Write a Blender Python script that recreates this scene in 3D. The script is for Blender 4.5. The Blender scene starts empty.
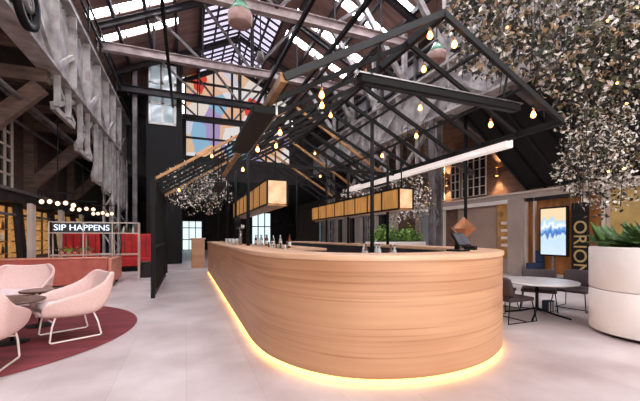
import bpy, math, random
from mathutils import Vector, Matrix, Euler
random.seed(7)
C = bpy.context.scene.collection
PI = math.pi
TH = math.radians(21.3); F = 343.0; H = 1.3; HY = 237.0
SN, CS = math.sin(TH), math.cos(TH)
ORD = ['first', 'second', 'third', 'fourth', 'fifth', 'sixth', 'seventh', 'eighth', 'ninth', 'tenth', 'eleventh', 'twelfth', 'thirteenth', 'fourteenth', 'fifteenth', 'sixteenth']

# ------------------------------------------------------------------ materials
def lin(c):
    return tuple(((v / 255.0) / 12.92 if v / 255.0 <= 0.04045 else ((v / 255.0 + 0.055) / 1.055) ** 2.4) for v in c) + (1.0,)

def base_mat(name):
    m = bpy.data.materials.new(name); m.use_nodes = True
    nt = m.node_tree; b = nt.nodes['Principled BSDF']
    return m, nt, b

def mat(name, c1, c2=None, rough=.5, metal=0.0, scale=4.0, stretch=(1, 1, 1), bump=0.0, emit=None, es=0.0, detail=4.0, alpha=1.0, trans=0.0, spec=.5):
    """colour that wanders between c1 and c2 with a noise"""
    m, nt, b = base_mat(name)
    c2 = c2 or tuple(v * .82 for v in c1)
    tc = nt.nodes.new('ShaderNodeTexCoord'); mp = nt.nodes.new('ShaderNodeMapping')
    mp.inputs['Scale'].default_value = stretch
    nz = nt.nodes.new('ShaderNodeTexNoise'); nz.inputs['Scale'].default_value = scale; nz.inputs['Detail'].default_value = detail
    rp = nt.nodes.new('ShaderNodeValToRGB')
    rp.color_ramp.elements[0].position = .3; rp.color_ramp.elements[1].position = .7
    rp.color_ramp.elements[0].color = lin(c2); rp.color_ramp.elements[1].color = lin(c1)
    L = nt.links.new
    L(tc.outputs['Object'], mp.inputs['Vector']); L(mp.outputs['Vector'], nz.inputs['Vector'])
    L(nz.outputs['Fac'], rp.inputs['Fac']); L(rp.outputs['Color'], b.inputs['Base Color'])
    b.inputs['Roughness'].default_value = rough; b.inputs['Metallic'].default_value = metal
    b.inputs['Specular IOR Level'].default_value = spec
    b.inputs['Alpha'].default_value = alpha
    b.inputs['Transmission Weight'].default_value = trans
    if bump:
        bp = nt.nodes.new('ShaderNodeBump'); bp.inputs['Strength'].default_value = bump; bp.inputs['Distance'].default_value = .02
        L(nz.outputs['Fac'], bp.inputs['Height']); L(bp.outputs['Normal'], b.inputs['Normal'])
    if emit:
        b.inputs['Emission Color'].default_value = lin(emit); b.inputs['Emission Strength'].default_value = es
    return m

def emis(name, c, s):
    m = bpy.data.materials.new(name); m.use_nodes = True
    nt = m.node_tree; nt.nodes.remove(nt.nodes['Principled BSDF'])
    e = nt.nodes.new('ShaderNodeEmission'); e.inputs['Color'].default_value = lin(c); e.inputs['Strength'].default_value = s
    nt.links.new(e.outputs['Emission'], nt.nodes['Material Output'].inputs['Surface'])
    return m

def bar_wood():
    m, nt, b = base_mat('blond_timber_veneer'); L = nt.links.new
    tc = nt.nodes.new('ShaderNodeTexCoord')
    def noise(sc, st, det):
        mp = nt.nodes.new('ShaderNodeMapping'); mp.inputs['Scale'].default_value = st
        n = nt.nodes.new('ShaderNodeTexNoise'); n.inputs['Scale'].default_value = sc; n.inputs['Detail'].default_value = det
        L(tc.outputs['Object'], mp.inputs['Vector']); L(mp.outputs['Vector'], n.inputs['Vector']); return n
    n1 = noise(1.0, (.4, .4, 14), 4); n2 = noise(1.0, (.5, .5, 3.0), 2); n3 = noise(1.0, (.35, .35, 34), 2)
    r1 = nt.nodes.new('ShaderNodeValToRGB'); r1.color_ramp.elements[0].color = lin((188, 140, 104)); r1.color_ramp.elements[1].color = lin((199, 152, 115))
    r1.color_ramp.elements[0].position = .32; r1.color_ramp.elements[1].position = .66
    L(n1.outputs['Fac'], r1.inputs['Fac'])
    r2 = nt.nodes.new('ShaderNodeValToRGB'); r2.color_ramp.elements[0].color = lin((236, 228, 222)); r2.color_ramp.elements[1].color = (1, 1, 1, 1)
    r2.color_ramp.elements[0].position = .35; r2.color_ramp.elements[1].position = .55
    L(n2.outputs['Fac'], r2.inputs['Fac'])
    r3 = nt.nodes.new('ShaderNodeValToRGB'); r3.color_ramp.elements[0].color = lin((214, 196, 180)); r3.color_ramp.elements[1].color = (1, 1, 1, 1)
    r3.color_ramp.elements[0].position = .30; r3.color_ramp.elements[1].position = .46
    L(n3.outputs['Fac'], r3.inputs['Fac'])
    a = nt.nodes.new('ShaderNodeMixRGB'); a.blend_type = 'MULTIPLY'; a.inputs[0].default_value = 1
    c = nt.nodes.new('ShaderNodeMixRGB'); c.blend_type = 'MULTIPLY'; c.inputs[0].default_value = .8
    L(r1.outputs['Color'], a.inputs[1]); L(r2.outputs['Color'], a.inputs[2]); L(a.outputs[0], c.inputs[1]); L(r3.outputs['Color'], c.inputs[2])
    L(c.outputs[0], b.inputs['Base Color']); b.inputs['Roughness'].default_value = .42
    return m

def floor_mat():
    m, nt, b = base_mat('pale_floor'); L = nt.links.new
    tc = nt.nodes.new('ShaderNodeTexCoord')
    br = nt.nodes.new('ShaderNodeTexBrick'); br.inputs['Scale'].default_value = 1.0
    br.inputs['Brick Width'].default_value = 2.4; br.inputs['Row Height'].default_value = .6; br.inputs['Mortar Size'].default_value = .004
    br.inputs['Color1'].default_value = lin((214, 203, 200)); br.inputs['Color2'].default_value = lin((206, 195, 193)); br.inputs['Mortar'].default_value = lin((198, 187, 185))
    mp = nt.nodes.new('ShaderNodeMapping'); mp.inputs['Rotation'].default_value = (0, 0, PI / 2)
    L(tc.outputs['Object'], mp.inputs['Vector']); L(mp.outputs['Vector'], br.inputs['Vector'])
    nz = nt.nodes.new('ShaderNodeTexNoise'); nz.inputs['Scale'].default_value = 1.1; nz.inputs['Detail'].default_value = 6
    L(tc.outputs['Object'], nz.inputs['Vector'])
    rp = nt.nodes.new('ShaderNodeValToRGB'); rp.color_ramp.elements[0].color = lin((216, 208, 208)); rp.color_ramp.elements[1].color = (1, 1, 1, 1)
    rp.color_ramp.elements[0].position = .35; rp.color_ramp.elements[1].position = .65
    L(nz.outputs['Fac'], rp.inputs['Fac'])
    mx = nt.nodes.new('ShaderNodeMixRGB'); mx.blend_type = 'MULTIPLY'; mx.inputs[0].default_value = .9
    L(br.outputs['Color'], mx.inputs[1]); L(rp.outputs['Color'], mx.inputs[2]); L(mx.outputs[0], b.inputs['Base Color'])
    b.inputs['Roughness'].default_value = .38
    return m

def brick_mat(name, c1, c2, mo):
    m, nt, b = base_mat(name); L = nt.links.new
    tc = nt.nodes.new('ShaderNodeTexCoord'); sp = nt.nodes.new('ShaderNodeSeparateXYZ'); cb = nt.nodes.new('ShaderNodeCombineXYZ')
    ad = nt.nodes.new('ShaderNodeMath'); L(tc.outputs['Object'], sp.inputs[0]); L(sp.outputs['X'], ad.inputs[0]); L(sp.outputs['Y'], ad.inputs[1])
    L(ad.outputs[0], cb.inputs['X']); L(sp.outputs['Z'], cb.inputs['Y'])
    br = nt.nodes.new('ShaderNodeTexBrick'); br.inputs['Scale'].default_value = 1.0
    br.inputs['Brick Width'].default_value = .24; br.inputs['Row Height'].default_value = .085; br.inputs['Mortar Size'].default_value = .008
    br.inputs['Color1'].default_value = lin(c1); br.inputs['Color2'].default_value = lin(c2); br.inputs['Mortar'].default_value = lin(mo)
    L(cb.outputs[0], br.inputs['Vector']); L(br.outputs['Color'], b.inputs['Base Color']); b.inputs['Roughness'].default_value = .85
    return m

def mural_mat():
    """painted glass: soft blotches of colour, lit by the sky behind"""
    m = bpy.data.materials.new('painted_glass'); m.use_nodes = True
    nt = m.node_tree; L = nt.links.new; nt.nodes.remove(nt.nodes['Principled BSDF'])
    tc = nt.nodes.new('ShaderNodeTexCoord'); nz = nt.nodes.new('ShaderNodeTexNoise'); nz.inputs['Scale'].default_value = .8; nz.inputs['Detail'].default_value = 2
    vo = nt.nodes.new('ShaderNodeTexVoronoi'); vo.inputs['Scale'].default_value = 1.05
    mx = nt.nodes.new('ShaderNodeMixRGB'); mx.inputs[0].default_value = .2
    L(tc.outputs['Object'], nz.inputs['Vector']); L(tc.outputs['Object'], mx.inputs[1]); L(nz.outputs['Color'], mx.inputs[2]); L(mx.outputs[0], vo.inputs['Vector'])
    sp = nt.nodes.new('ShaderNodeSeparateColor'); L(vo.outputs['Color'], sp.inputs[0])
    rp = nt.nodes.new('ShaderNodeValToRGB'); rp.color_ramp.interpolation = 'CONSTANT'
    cols = [(0, (222, 216, 220)), (.12, (226, 178, 146)), (.24, (166, 146, 190)), (.30, (226, 220, 218)), (.45, (226, 196, 180)), (.57, (140, 180, 208)), (.63, (226, 214, 204)), (.74, (205, 72, 56)), (.77, (206, 202, 214)), (.92, (222, 182, 150))]
    e = rp.color_ramp.elements
    e[0].color = lin(cols[0][1]); e[1].position = cols[1][0]; e[1].color = lin(cols[1][1])
    for p, c in cols[2:]:
        q = e.new(p); q.color = lin(c)
    L(sp.outputs[0], rp.inputs['Fac'])
    em = nt.nodes.new('ShaderNodeEmission'); em.inputs['Strength'].default_value = .8
    L(rp.outputs['Color'], em.inputs['Color']); L(em.outputs[0], nt.nodes['Material Output'].inputs['Surface'])
    return m

def screen_mat():
    m = bpy.data.materials.new('screen_picture'); m.use_nodes = True
    nt = m.node_tree; L = nt.links.new; nt.nodes.remove(nt.nodes['Principled BSDF'])
    tc = nt.nodes.new('ShaderNodeTexCoord'); sp = nt.nodes.new('ShaderNodeSeparateXYZ'); L(tc.outputs['Generated'], sp.inputs[0])
    nz = nt.nodes.new('ShaderNodeTexNoise'); nz.inputs['Scale'].default_value = 4.5; nz.inputs['Detail'].default_value = 5; L(tc.outputs['Generated'], nz.inputs['Vector'])
    a = nt.nodes.new('ShaderNodeMath'); a.operation = 'MULTIPLY_ADD'; a.inputs[1].default_value = .42; L(nz.outputs['Fac'], a.inputs[0]); L(sp.outputs['Z'], a.inputs[2])
    rp = nt.nodes.new('ShaderNodeValToRGB'); e = rp.color_ramp.elements
    e[0].position = .2; e[0].color = lin((206, 222, 240)); e[1].position = .52; e[1].color = lin((190, 214, 240))
    for p, c in [(.60, (200, 220, 242)), (.66, (60, 104, 180)), (.74, (110, 160, 214)), (.82, (240, 240, 236)), (.92, (170, 206, 232)), (1.0, (232, 206, 168))]:
        q = e.new(p); q.color = lin(c)
    L(a.outputs[0], rp.inputs['Fac'])
    em = nt.nodes.new('ShaderNodeEmission'); em.inputs['Strength'].default_value = 1.0
    L(rp.outputs['Color'], em.inputs['Color']); L(em.outputs[0], nt.nodes['Material Output'].inputs['Surface'])
    return m

M = {}
M['bar'] = bar_wood(); M['floor'] = floor_mat()
M['bartop'] = mat('bar_top_timber', (222, 182, 150), (206, 162, 128), .4, scale=2, stretch=(1, 1, 1))
M['black'] = mat('black_steel', (13, 12, 13), (8, 8, 9), .6, 0, 5, spec=.22)
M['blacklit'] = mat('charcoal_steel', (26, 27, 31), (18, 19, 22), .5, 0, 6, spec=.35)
M['goldwood'] = mat('brass_edged_rafter', (176, 130, 80), (120, 86, 54), .4, .4, 6)
M['steelgrey'] = mat('painted_grey_girder', (186, 180, 178), (120, 114, 114), .6, .1, 3, bump=.2)
M['steelmid'] = mat('mid_grey_truss_steel', (120, 112, 112), (66, 60, 62), .6, .2, 2.5)
M['steeldark'] = mat('dark_truss_steel', (46, 40, 42), (26, 23, 25), .65, 0, 2.5, spec=.3)
M['roof'] = mat('brown_roof_boards', (150, 116, 106), (112, 86, 80), .8, 0, .9, (1, 6, 1))
M['purlin'] = mat('dark_purlin', (48, 36, 36), (30, 24, 25), .7, 0, 3)
M['sky'] = emis('bright_skylight_glass', (244, 244, 255), 28.0)
M['ridgesky'] = mat('hazy_ridge_glass', (236, 230, 246), (170, 160, 186), .3, 0, 1.3, emit=(214, 206, 232), es=1.0)
M['endglass'] = emis('daylit_glass', (214, 236, 244), 1.1)
M['mural'] = mural_mat()
M['brownbeam'] = mat('brown_timber_beam', (108, 84, 72), (70, 54, 48), .75, 0, 3, (1, 1, 4))
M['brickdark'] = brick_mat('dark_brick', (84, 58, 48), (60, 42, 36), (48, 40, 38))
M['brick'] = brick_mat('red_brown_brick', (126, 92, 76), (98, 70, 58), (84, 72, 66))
M['taupe'] = mat('taupe_render', (182, 166, 156), (166, 150, 142), .8, 0, 1.2)
M['taupelt'] = mat('light_taupe_trim', (214, 200, 188), (196, 182, 172), .7, 0, 2)
M['taupedk'] = mat('brown_taupe_wall', (170, 146, 132), (154, 130, 118), .8, 0, 1)
M['white'] = mat('white_paint', (238, 232, 226), (226, 220, 214), .45, 0, 2)
M['whiteframe'] = mat('white_window_frame', (222, 220, 216), (196, 194, 192), .5, 0, 4)
M['darkglass'] = mat('dark_window_glass', (46, 40, 36), (22, 20, 20), .08, 0, 1.5)
M['amberglass'] = mat('amber_lit_glass', (186, 158, 104), (140, 114, 72), .2, 0, 2.0, emit=(216, 176, 106), es=.14)
M['warmwall'] = mat('warm_lit_interior', (196, 146, 96), (84, 58, 44), .6, 0, 2.4, emit=(240, 176, 96), es=.10)  # warm lighting put into the wall as colour and faint glow
M['shopglow'] = mat('glowing_bar_interior', (236, 190, 130), (110, 70, 44), .6, 0, 2.6, (1, 1, 3), emit=(250, 180, 100), es=.3)  # back wall glows by itself, in place of shelf lights
M['rug'] = mat('maroon_rug', (132, 54, 58), (92, 34, 40), .95, 0, 1.6, (.6, 4, 1), bump=.1)
M['pink'] = mat('blush_upholstery', (226, 196, 190), (214, 182, 176), .8, 0, 60, bump=.05)
M['pinkpad'] = mat('pale_pink_pad', (232, 214, 214), (220, 198, 198), .8, 0, 50, bump=.05)
M['whitetube'] = mat('white_powder_coat', (240, 234, 228), (232, 224, 218), .35, .0, 8)
M['tabletop'] = mat('dark_walnut_tabletop', (96, 66, 48), (58, 40, 32), .22, 0, 3, (1, 8, 1))
M['terracotta'] = mat('terracotta_leather', (190, 98, 84), (166, 80, 70), .5, 0, 5)
M['terralight'] = mat('tan_leather_edge', (222, 150, 128), (200, 128, 108), .5, 0, 5)
M['red'] = mat('bright_red_upholstery', (206, 30, 30), (160, 18, 22), .6, 0, 4)
M['chrome'] = mat('brushed_steel', (170, 170, 172), (140, 140, 144), .25, .9, 8)
M['steelworktop'] = mat('stainless_worktop', (120, 118, 122), (84, 82, 88), .25, .8, 3)
M['equip'] = mat('dark_underbar_equipment', (58, 54, 58), (34, 32, 36), .4, .2, 5)
M['bulb'] = emis('filament_glow', (255, 168, 84), 9)
M['bulbsoft'] = emis('soft_globe_glow', (255, 206, 166), 2.6)
M['led'] = emis('warm_led_strip', (255, 188, 92), 5)
M['ledwhite'] = mat('white_led_diffuser', (240, 236, 236), (228, 224, 224), .4, emit=(255, 240, 232), es=.35)
M['signlight'] = emis('lit_letters', (226, 238, 255), 1.3)
M['gold'] = mat('pale_gold_letters', (214, 190, 140), (190, 164, 112), .35, .3, 4)
M['lantern'] = mat('amber_lantern_panel', (206, 156, 92), (150, 104, 58), .35, 0, 3.5, (1, 3, .4), emit=(226, 160, 84), es=.22)
M['lanternfront'] = mat('pale_lantern_panel', (226, 194, 156), (176, 128, 86), .35, 0, 6.0, emit=(255, 206, 150), es=.3)
M['greenglass'] = mat('green_glass_shade', (126, 168, 146), (90, 140, 116), .15, 0, 5, alpha=.9)
M['rose'] = mat('rusty_pink_shade', (170, 138, 128), (140, 110, 104), .5, 0, 5)
M['leafA'] = mat('silver_leaf', (236, 230, 222), (196, 190, 182), .6, 0, 9)
M['leafB'] = mat('tan_leaf', (170, 142, 108), (124, 100, 74), .6, 0, 9)
M['leafC'] = mat('olive_leaf', (92, 96, 58), (62, 66, 40), .6, 0, 9)
M['leafD'] = mat('dark_leaf', (44, 44, 36), (26, 27, 22), .6, 0, 9)
M['leafG'] = mat('fresh_green_leaf', (88, 122, 62), (48, 78, 36), .45, 0, 7)
M['leafL'] = mat('lime_leaf', (160, 200, 90), (100, 146, 54), .45, 0, 7)
M['stem'] = mat('brown_stem', (70, 58, 46), (48, 40, 32), .8)
M['soil'] = mat('soil', (52, 40, 32), (36, 28, 24), .95)
M['planter'] = mat('white_planter_shell', (240, 236, 232), (230, 226, 222), .5, 0, 2)
M['tablewhite'] = mat('pale_grey_tabletop', (206, 202, 200), (190, 186, 186), .25, 0, 3)
M['chairdark'] = mat('dark_wine_chair', (62, 44, 46), (44, 32, 34), .55, 0, 4)
M['screen'] = screen_mat()
M['corr'] = mat('weathered_grey_sheeting', (196, 194, 196), (150, 148, 152), .6, .1, 3, (1, 14, 1))
M['greydoor'] = mat('blue_grey_door', (158, 166, 172), (140, 148, 156), .5, 0, 2)
M['ribbed'] = mat('dark_ribbed_soffit', (34, 33, 32), (22, 21, 22), .7, 0, 3, spec=.25)
M['copper'] = mat('copper_facet', (206, 150, 112), (160, 104, 72), .25, .6, 5)
M['posscreen'] = mat('grey_display', (96, 98, 104), (60, 62, 68), .2, 0, 5)
M['bottleg'] = mat('green_bottle_glass', (52, 72, 48), (34, 50, 34), .1, 0, 6)
M['bottlea'] = mat('amber_bottle_glass', (140, 84, 40), (96, 54, 26), .1, 0, 6)
M['bottlec'] = mat('pale_bottle_glass', (206, 210, 212), (180, 186, 190), .1, 0, 6)
M['paper'] = mat('white_card', (234, 232, 226), (220, 218, 212), .8)
M['bluecloth'] = mat('navy_fabric', (44, 62, 98), (30, 44, 74), .8)
M['litbeam'] = mat('lit_tie_beam', (176, 160, 158), (128, 112, 112), .6, .1, 3)  # paler copy for the nearer tie beams, light on them put into the colour

# ------------------------------------------------------------------ mesh builder
ORG = {}
class MB:
    def __init__(s): s.v = []; s.f = []; s.mi = []; s.k = 0
    def poly(s, pts, faces):
        o = len(s.v); s.v += [tuple(p) for p in pts]
        for f in faces: s.f.append(tuple(o + i for i in f)); s.mi.append(s.k)
        return s
    def box(s, x0, x1, y0, y1, z0, z1):
        p = [(x, y, z) for z in (z0, z1) for y in (y0, y1) for x in (x0, x1)]
        return s.poly(p, [(0, 2, 3, 1), (4, 5, 7, 6), (0, 1, 5, 4), (2, 6, 7, 3), (0, 4, 6, 2), (1, 3, 7, 5)])
    def bar(s, a, b, w, h=None, up=(0, 0, 1)):
        a = Vector(a); b = Vector(b); h = h or w
        d = (b - a).normalized(); u = Vector(up)
        if abs(d.dot(u)) > .98: u = Vector((1, 0, 0))
        sd = d.cross(u).normalized(); u = sd.cross(d).normalized()
        p = []
        for e in (a, b):
            for i, j in ((-1, -1), (1, -1), (1, 1), (-1, 1)): p.append(e + sd * (w / 2 * i) + u * (h / 2 * j))
        return s.poly(p, [(0, 3, 2, 1), (4, 5, 6, 7), (0, 1, 5, 4), (1, 2, 6, 5), (2, 3, 7, 6), (3, 0, 4, 7)])
    def ibeam(s, a, b, w, h, t=.02):
        a = Vector(a); b = Vector(b); up = Vector((0, 0, h / 2 - t / 2))
        s.bar(a + up, b + up, w, t); s.bar(a - up, b - up, w, t); s.bar(a, b, t, h - 2 * t)
        return s
    def tube(s, pts, r, n=8, caps=True):
        pts = [Vector(p) for p in pts]; rings = []
        ref = None
        for i, p in enumerate(pts):
            d = (pts[min(i + 1, len(pts) - 1)] - pts[max(i - 1, 0)]).normalized()
            if ref is None:
                ref = Vector((0, 0, 1)) if abs(d.z) < .9 else Vector((1, 0, 0))
            sd = d.cross(ref).normalized(); ref = sd.cross(d).normalized()
            rr = r[i] if isinstance(r, (list, tuple)) else r
            rings.append([p + sd * (math.cos(2 * PI * k / n) * rr) + ref * (math.sin(2 * PI * k / n) * rr) for k in range(n)])
        fs = []
        for i in range(len(pts) - 1):
            for k in range(n):
                fs.append((i * n + k, i * n + (k + 1) % n, (i + 1) * n + (k + 1) % n, (i + 1) * n + k))
        if caps:
            fs.append(tuple(reversed(range(n)))); fs.append(tuple((len(pts) - 1) * n + k for k in range(n)))
        return s.poly([q for rg in rings for q in rg], fs)
    def lathe(s, prof, c=(0, 0, 0), n=24, caps=True):
        p = []; fs = []
        for r, z in prof:
            for k in range(n): p.append((c[0] + r * math.cos(2 * PI * k / n), c[1] + r * math.sin(2 * PI * k / n), c[2] + z))
        for i in range(len(prof) - 1):
            for k in range(n): fs.append((i * n + k, i * n + (k + 1) % n, (i + 1) * n + (k + 1) % n, (i + 1) * n + k))
        if caps:
            fs.append(tuple(reversed(range(n)))); fs.append(tuple((len(prof) - 1) * n + k for k in range(n)))
        return s.poly(p, fs)
    def ball(s, c, r, n=10, m=6, sz=1.0):
        return s.lathe([(max(r * math.sin(PI * i / m), r * .02), -r * sz * math.cos(PI * i / m)) for i in range(m + 1)], c, n)
    def strip(s, outer, inner, z0, z1, closed=False):
        """a band between two outlines with the same number of points"""
        n = len(outer); p = []
        for z in (z0, z1):
            p += [(x, y, z) for x, y in outer] + [(x, y, z) for x, y in inner]
        fs = []; rng = range(n if closed else n - 1)
        for i in rng:
            j = (i + 1) % n
            fs += [(i, j, 2 * n + j, 2 * n + i), (n + j, n + i, 3 * n + i, 3 * n + j), (2 * n + i, 2 * n + j, 3 * n + j, 3 * n + i), (j, i, n + i, n + j)]
        if not closed:
            fs += [(0, 2 * n, 3 * n, n), (n - 1, 2 * n - 1, 4 * n - 1, 3 * n - 1)]
        return s.poly(p, fs)
    def leaf(s, c, size, nrm=None):
        d = Vector((random.gauss(0, 1), random.gauss(0, 1), random.gauss(0, 1))).normalized()
        e = Vector((random.gauss(0, 1), random.gauss(0, 1), random.gauss(0, 1)))
        sd = d.cross(e).normalized(); up = d.cross(sd)
        c = Vector(c); l = size; w = size * .3
        p = [c - d * l * .5, c + sd * w + up * w * .35, c + d * l * .5, c - sd * w + up * w * .35]
        return s.poly(p, [(0, 1, 2), (0, 2, 3)])
    def build(s, name, m, parent=None, smooth=False, bevel=0, sub=0, solid=0, local=False, shade_angle=None):
        o = (0, 0, 0)
        if parent is not None and not local: o = ORG.get(parent.name, (0, 0, 0))
        me = bpy.data.meshes.new(name)
        me.from_pydata([(x - o[0], y - o[1], z - o[2]) for x, y, z in s.v], [], s.f)
        ms = m if isinstance(m, (list, tuple)) else [m]
        for q in ms: me.materials.append(q)
        if len(ms) > 1: me.polygons.foreach_set('material_index', s.mi)
        if smooth: me.polygons.foreach_set('use_smooth', [True] * len(me.polygons))
        me.update()
        ob = bpy.data.objects.new(name, me); C.objects.link(ob)
        if parent is not None:
            ob.parent = parent; ORG[ob.name] = o
        else: ORG[ob.name] = (0, 0, 0)
        if solid:
            q = ob.modifiers.new('solid', 'SOLIDIFY'); q.thickness = solid; q.offset = 0
        if bevel:
            q = ob.modifiers.new('bev', 'BEVEL'); q.width = bevel; q.segments = 2; q.limit_method = 'ANGLE'
        if sub:
            q = ob.modifiers.new('sub', 'SUBSURF'); q.levels = sub; q.render_levels = sub
        return ob

def tag(o, label, cat, group=None, kind=None):
    o['label'] = label; o['category'] = cat
    if group: o['group'] = group
    if kind: o['kind'] = kind
    return o
def thing(name, label, cat, loc=(0, 0, 0), rz=0, group=None):
    o = bpy.data.objects.new(name, None); C.objects.link(o); o.location = loc; o.rotation_euler = (0, 0, rz)
    o.empty_display_size = .1
    ORG[o.name] = tuple(loc)
    return tag(o, label, cat, group)
def copy_tree(o, parent=None):
    c = o.copy(); C.objects.link(c)
    if parent is not None: c.parent = parent
    for ch in list(o.children): copy_tree(ch, c)
    return c
def dup(o, loc, rz=0, label=None):
    c = copy_tree(o); c.location = loc; c.rotation_euler = (0, 0, rz)
    if label: c['label'] = label
    return c
def struct(o, label=None, cat=None):
    o['kind'] = 'structure'
    if label: o['label'] = label
    if cat: o['category'] = cat
    return o
def text_mesh(body, size, extrude):
    cu = bpy.data.curves.new('lettering', 'FONT'); cu.body = body; cu.size = size; cu.extrude = extrude
    cu.align_x = 'LEFT'; cu.align_y = 'CENTER'
    t = bpy.data.objects.new('lettering', cu); C.objects.link(t)
    bpy.context.view_layer.update()
    me = bpy.data.meshes.new_from_object(t.evaluated_get(bpy.context.evaluated_depsgraph_get()))
    bpy.data.objects.remove(t); bpy.data.curves.remove(cu)
    xs = [v.co.x for v in me.vertices]
    return me, (min(xs) if xs else 0), (max(xs) if xs else 0)
def text_parts(body, size, m, parent, mtx, extrude=.01):
    """one mesh per letter, each a part of PARENT; MTX places the middle of the line"""
    full = text_mesh(body, size, extrude); mid = (full[1] + full[2]) / 2
    for i, chx in enumerate(body):
        if chx == ' ': continue
        end = text_mesh(body[:i + 1], size, extrude)[2]
        me, a, b = text_mesh(chx, size, extrude)
        me.transform(mtx @ Matrix.Translation((end - b - mid, 0, 0))); me.materials.clear(); me.materials.append(m); me.name = 'letter'
        o = bpy.data.objects.new('letter', me); C.objects.link(o); o.parent = parent

# ------------------------------------------------------------------ camera, world
cam = bpy.data.cameras.new('camera'); co = bpy.data.objects.new('camera', cam); C.objects.link(co)
co.location = (0, 0, H); co.rotation_euler = (PI / 2, 0, -TH)
cam.sensor_width = 36; cam.lens = F / 640 * 36; cam.shift_y = (HY - 200.5) / 640; cam.clip_start = .05
bpy.context.scene.camera = co
w = bpy.data.worlds.new('world'); bpy.context.scene.world = w; w.use_nodes = True
w.node_tree.nodes['Background'].inputs['Color'].default_value = lin((255, 248, 244))
w.node_tree.nodes['Background'].inputs['Strength'].default_value = 3.3
vs = bpy.context.scene.view_settings
vs.view_transform = 'Standard'; vs.look = 'None'; vs.gamma = 1; vs.use_curve_mapping = False; vs.exposure = 0.3
try: bpy.context.scene.cycles.use_denoising = True
except Exception: pass

# ------------------------------------------------------------------ room shell
YB, YE, YF = -7.0, 21.0, 36.0
struct(MB().box(-7, 13, YB, YF + 2, -.2, 0).build('floor', M['floor']), 'pale pinkish grey floor running down the hall', 'floor')
RX, RZ, SL = 2.5, 11.7, .5            # ridge line of the hall roof
def rz_at(x): return RZ - SL * abs(x - RX)
XL, XR = -5.0, 11.0
# roof slopes: boards between skylight slots
slots = [(-2.5, -1.9), (-.8, -.2), (4.2, 4.8), (6.0, 6.6), (8.3, 8.8), (9.9, 10.4), (11.5, 12.0), (13.6, 14.1), (15.2, 15.7)]
def slope_strip(mb, xa, xb, y0, y1, th=.12, dz=0):
    za, zb = rz_at(xa) + dz, rz_at(xb) + dz
    p = [(xa, y0, za), (xb, y0, zb), (xb, y1, zb), (xa, y1, za), (xa, y0, za + th), (xb, y0, zb + th), (xb, y1, zb + th), (xa, y1, za + th)]
    mb.poly(p, [(0, 3, 2, 1), (4, 5, 6, 7), (0, 1, 5, 4), (1, 2, 6, 5), (2, 3, 7, 6), (3, 0, 4, 7)])
GX0, GX1, GY0 = .7, 4.0, 14.4          # glazed ridge
for side, (xa, xb) in enumerate(((XL - .2, RX), (RX, XR + .2))):
    mb = MB(); sx0, sx1 = ((-3.2, -.3) if side == 0 else (4.3, 7.4))
    y = YB
    cuts = slots
    # full-width bands between slots, plus ends beside each slot
    edge = [YB] + [v for s_ in cuts for v in s_] + [YE]
    for i in range(0, len(edge), 2):
        a, b = edge[i], edge[i + 1]
        if b <= GY0: slope_strip(mb, xa, xb, a, b)
        else:
            if a < GY0: slope_strip(mb, xa, xb, a, GY0); a = GY0
            if side == 0: slope_strip(mb, xa, GX0, a, b)
            else: slope_strip(mb, GX1, xb, a, b)
    for (a, b) in cuts:
        lo, hi = (GX0, GX1) if b > GY0 else (RX, RX)
        if side == 0:
            slope_strip(mb, xa, sx0, a, b); slope_strip(mb, sx1, lo, a, b)
        else:
            slope_strip(mb, hi, sx0, a, b); slope_strip(mb, sx1, xb, a, b)
    struct(mb.build('ceiling', M['roof']), ['brown boarded roof slope above the seating side', 'brown boarded roof slope above the shops side'][side], 'ceiling')
    n = 0
    for (a, b) in cuts:
        n += 1
        g = MB(); slope_strip(g, sx0, sx1, a, b, .02, .06)
        o = struct(g.build('window_%d' % (n + side * 20), M['sky']), 'bright skylight strip up the %s roof slope, %s from the front' % (['seating-side', 'shops-side'][side], ORD[n - 1]), 'skylight')
        fr = MB()
        for k in range(4):
            x = sx0 + (sx1 - sx0) * k / 3; fr.bar((x, a, rz_at(x)), (x, b, rz_at(x)), .05, .05)
        fr.build('glazing_bar', M['purlin'], o)
# glazed ridge panes with bars
for side, (xa, xb) in enumerate(((GX0, RX), (RX, GX1))):
    g = MB(); slope_strip(g, xa, xb, GY0, YE, .02, .04)
    o = struct(g.build('window_%d' % (41 + side), M['ridgesky']), 'glazed ridge light, %s pane slope' % ['seating-side', 'shops-side'][side], 'skylight')
    fr = MB()
    for k in range(15):
        y = GY0 + (YE - GY0) * k / 14; fr.bar((xa, y, rz_at(xa) - .02), (xb, y, rz_at(xb) - .02), .07, .07)
    for k in range(4):
        x = xa + (xb - xa) * k / 3; fr.bar((x, GY0, rz_at(x) - .04), (x, YE, rz_at(x) - .04), .08, .1)
    fr.build('glazing_bar', M['purlin'], o)
# purlins
for side in (0, 1):
    for k in range(7):
        x = (XL + .6 + k * 1.0) if side == 0 else (XR - .6 - k * 1.0)
        if GX0 < x < GX1: continue
        struct(MB().box(x - .06, x + .06, YB, YE, rz_at(x) - .2, rz_at(x) - .03).build('trim_%d' % (1 + k + side * 10), M['purlin']),
               'dark purlin under the %s roof slope, %s up from the eave' % (['seating-side', 'shops-side'][side], ORD[k]), 'purlin')
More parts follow.
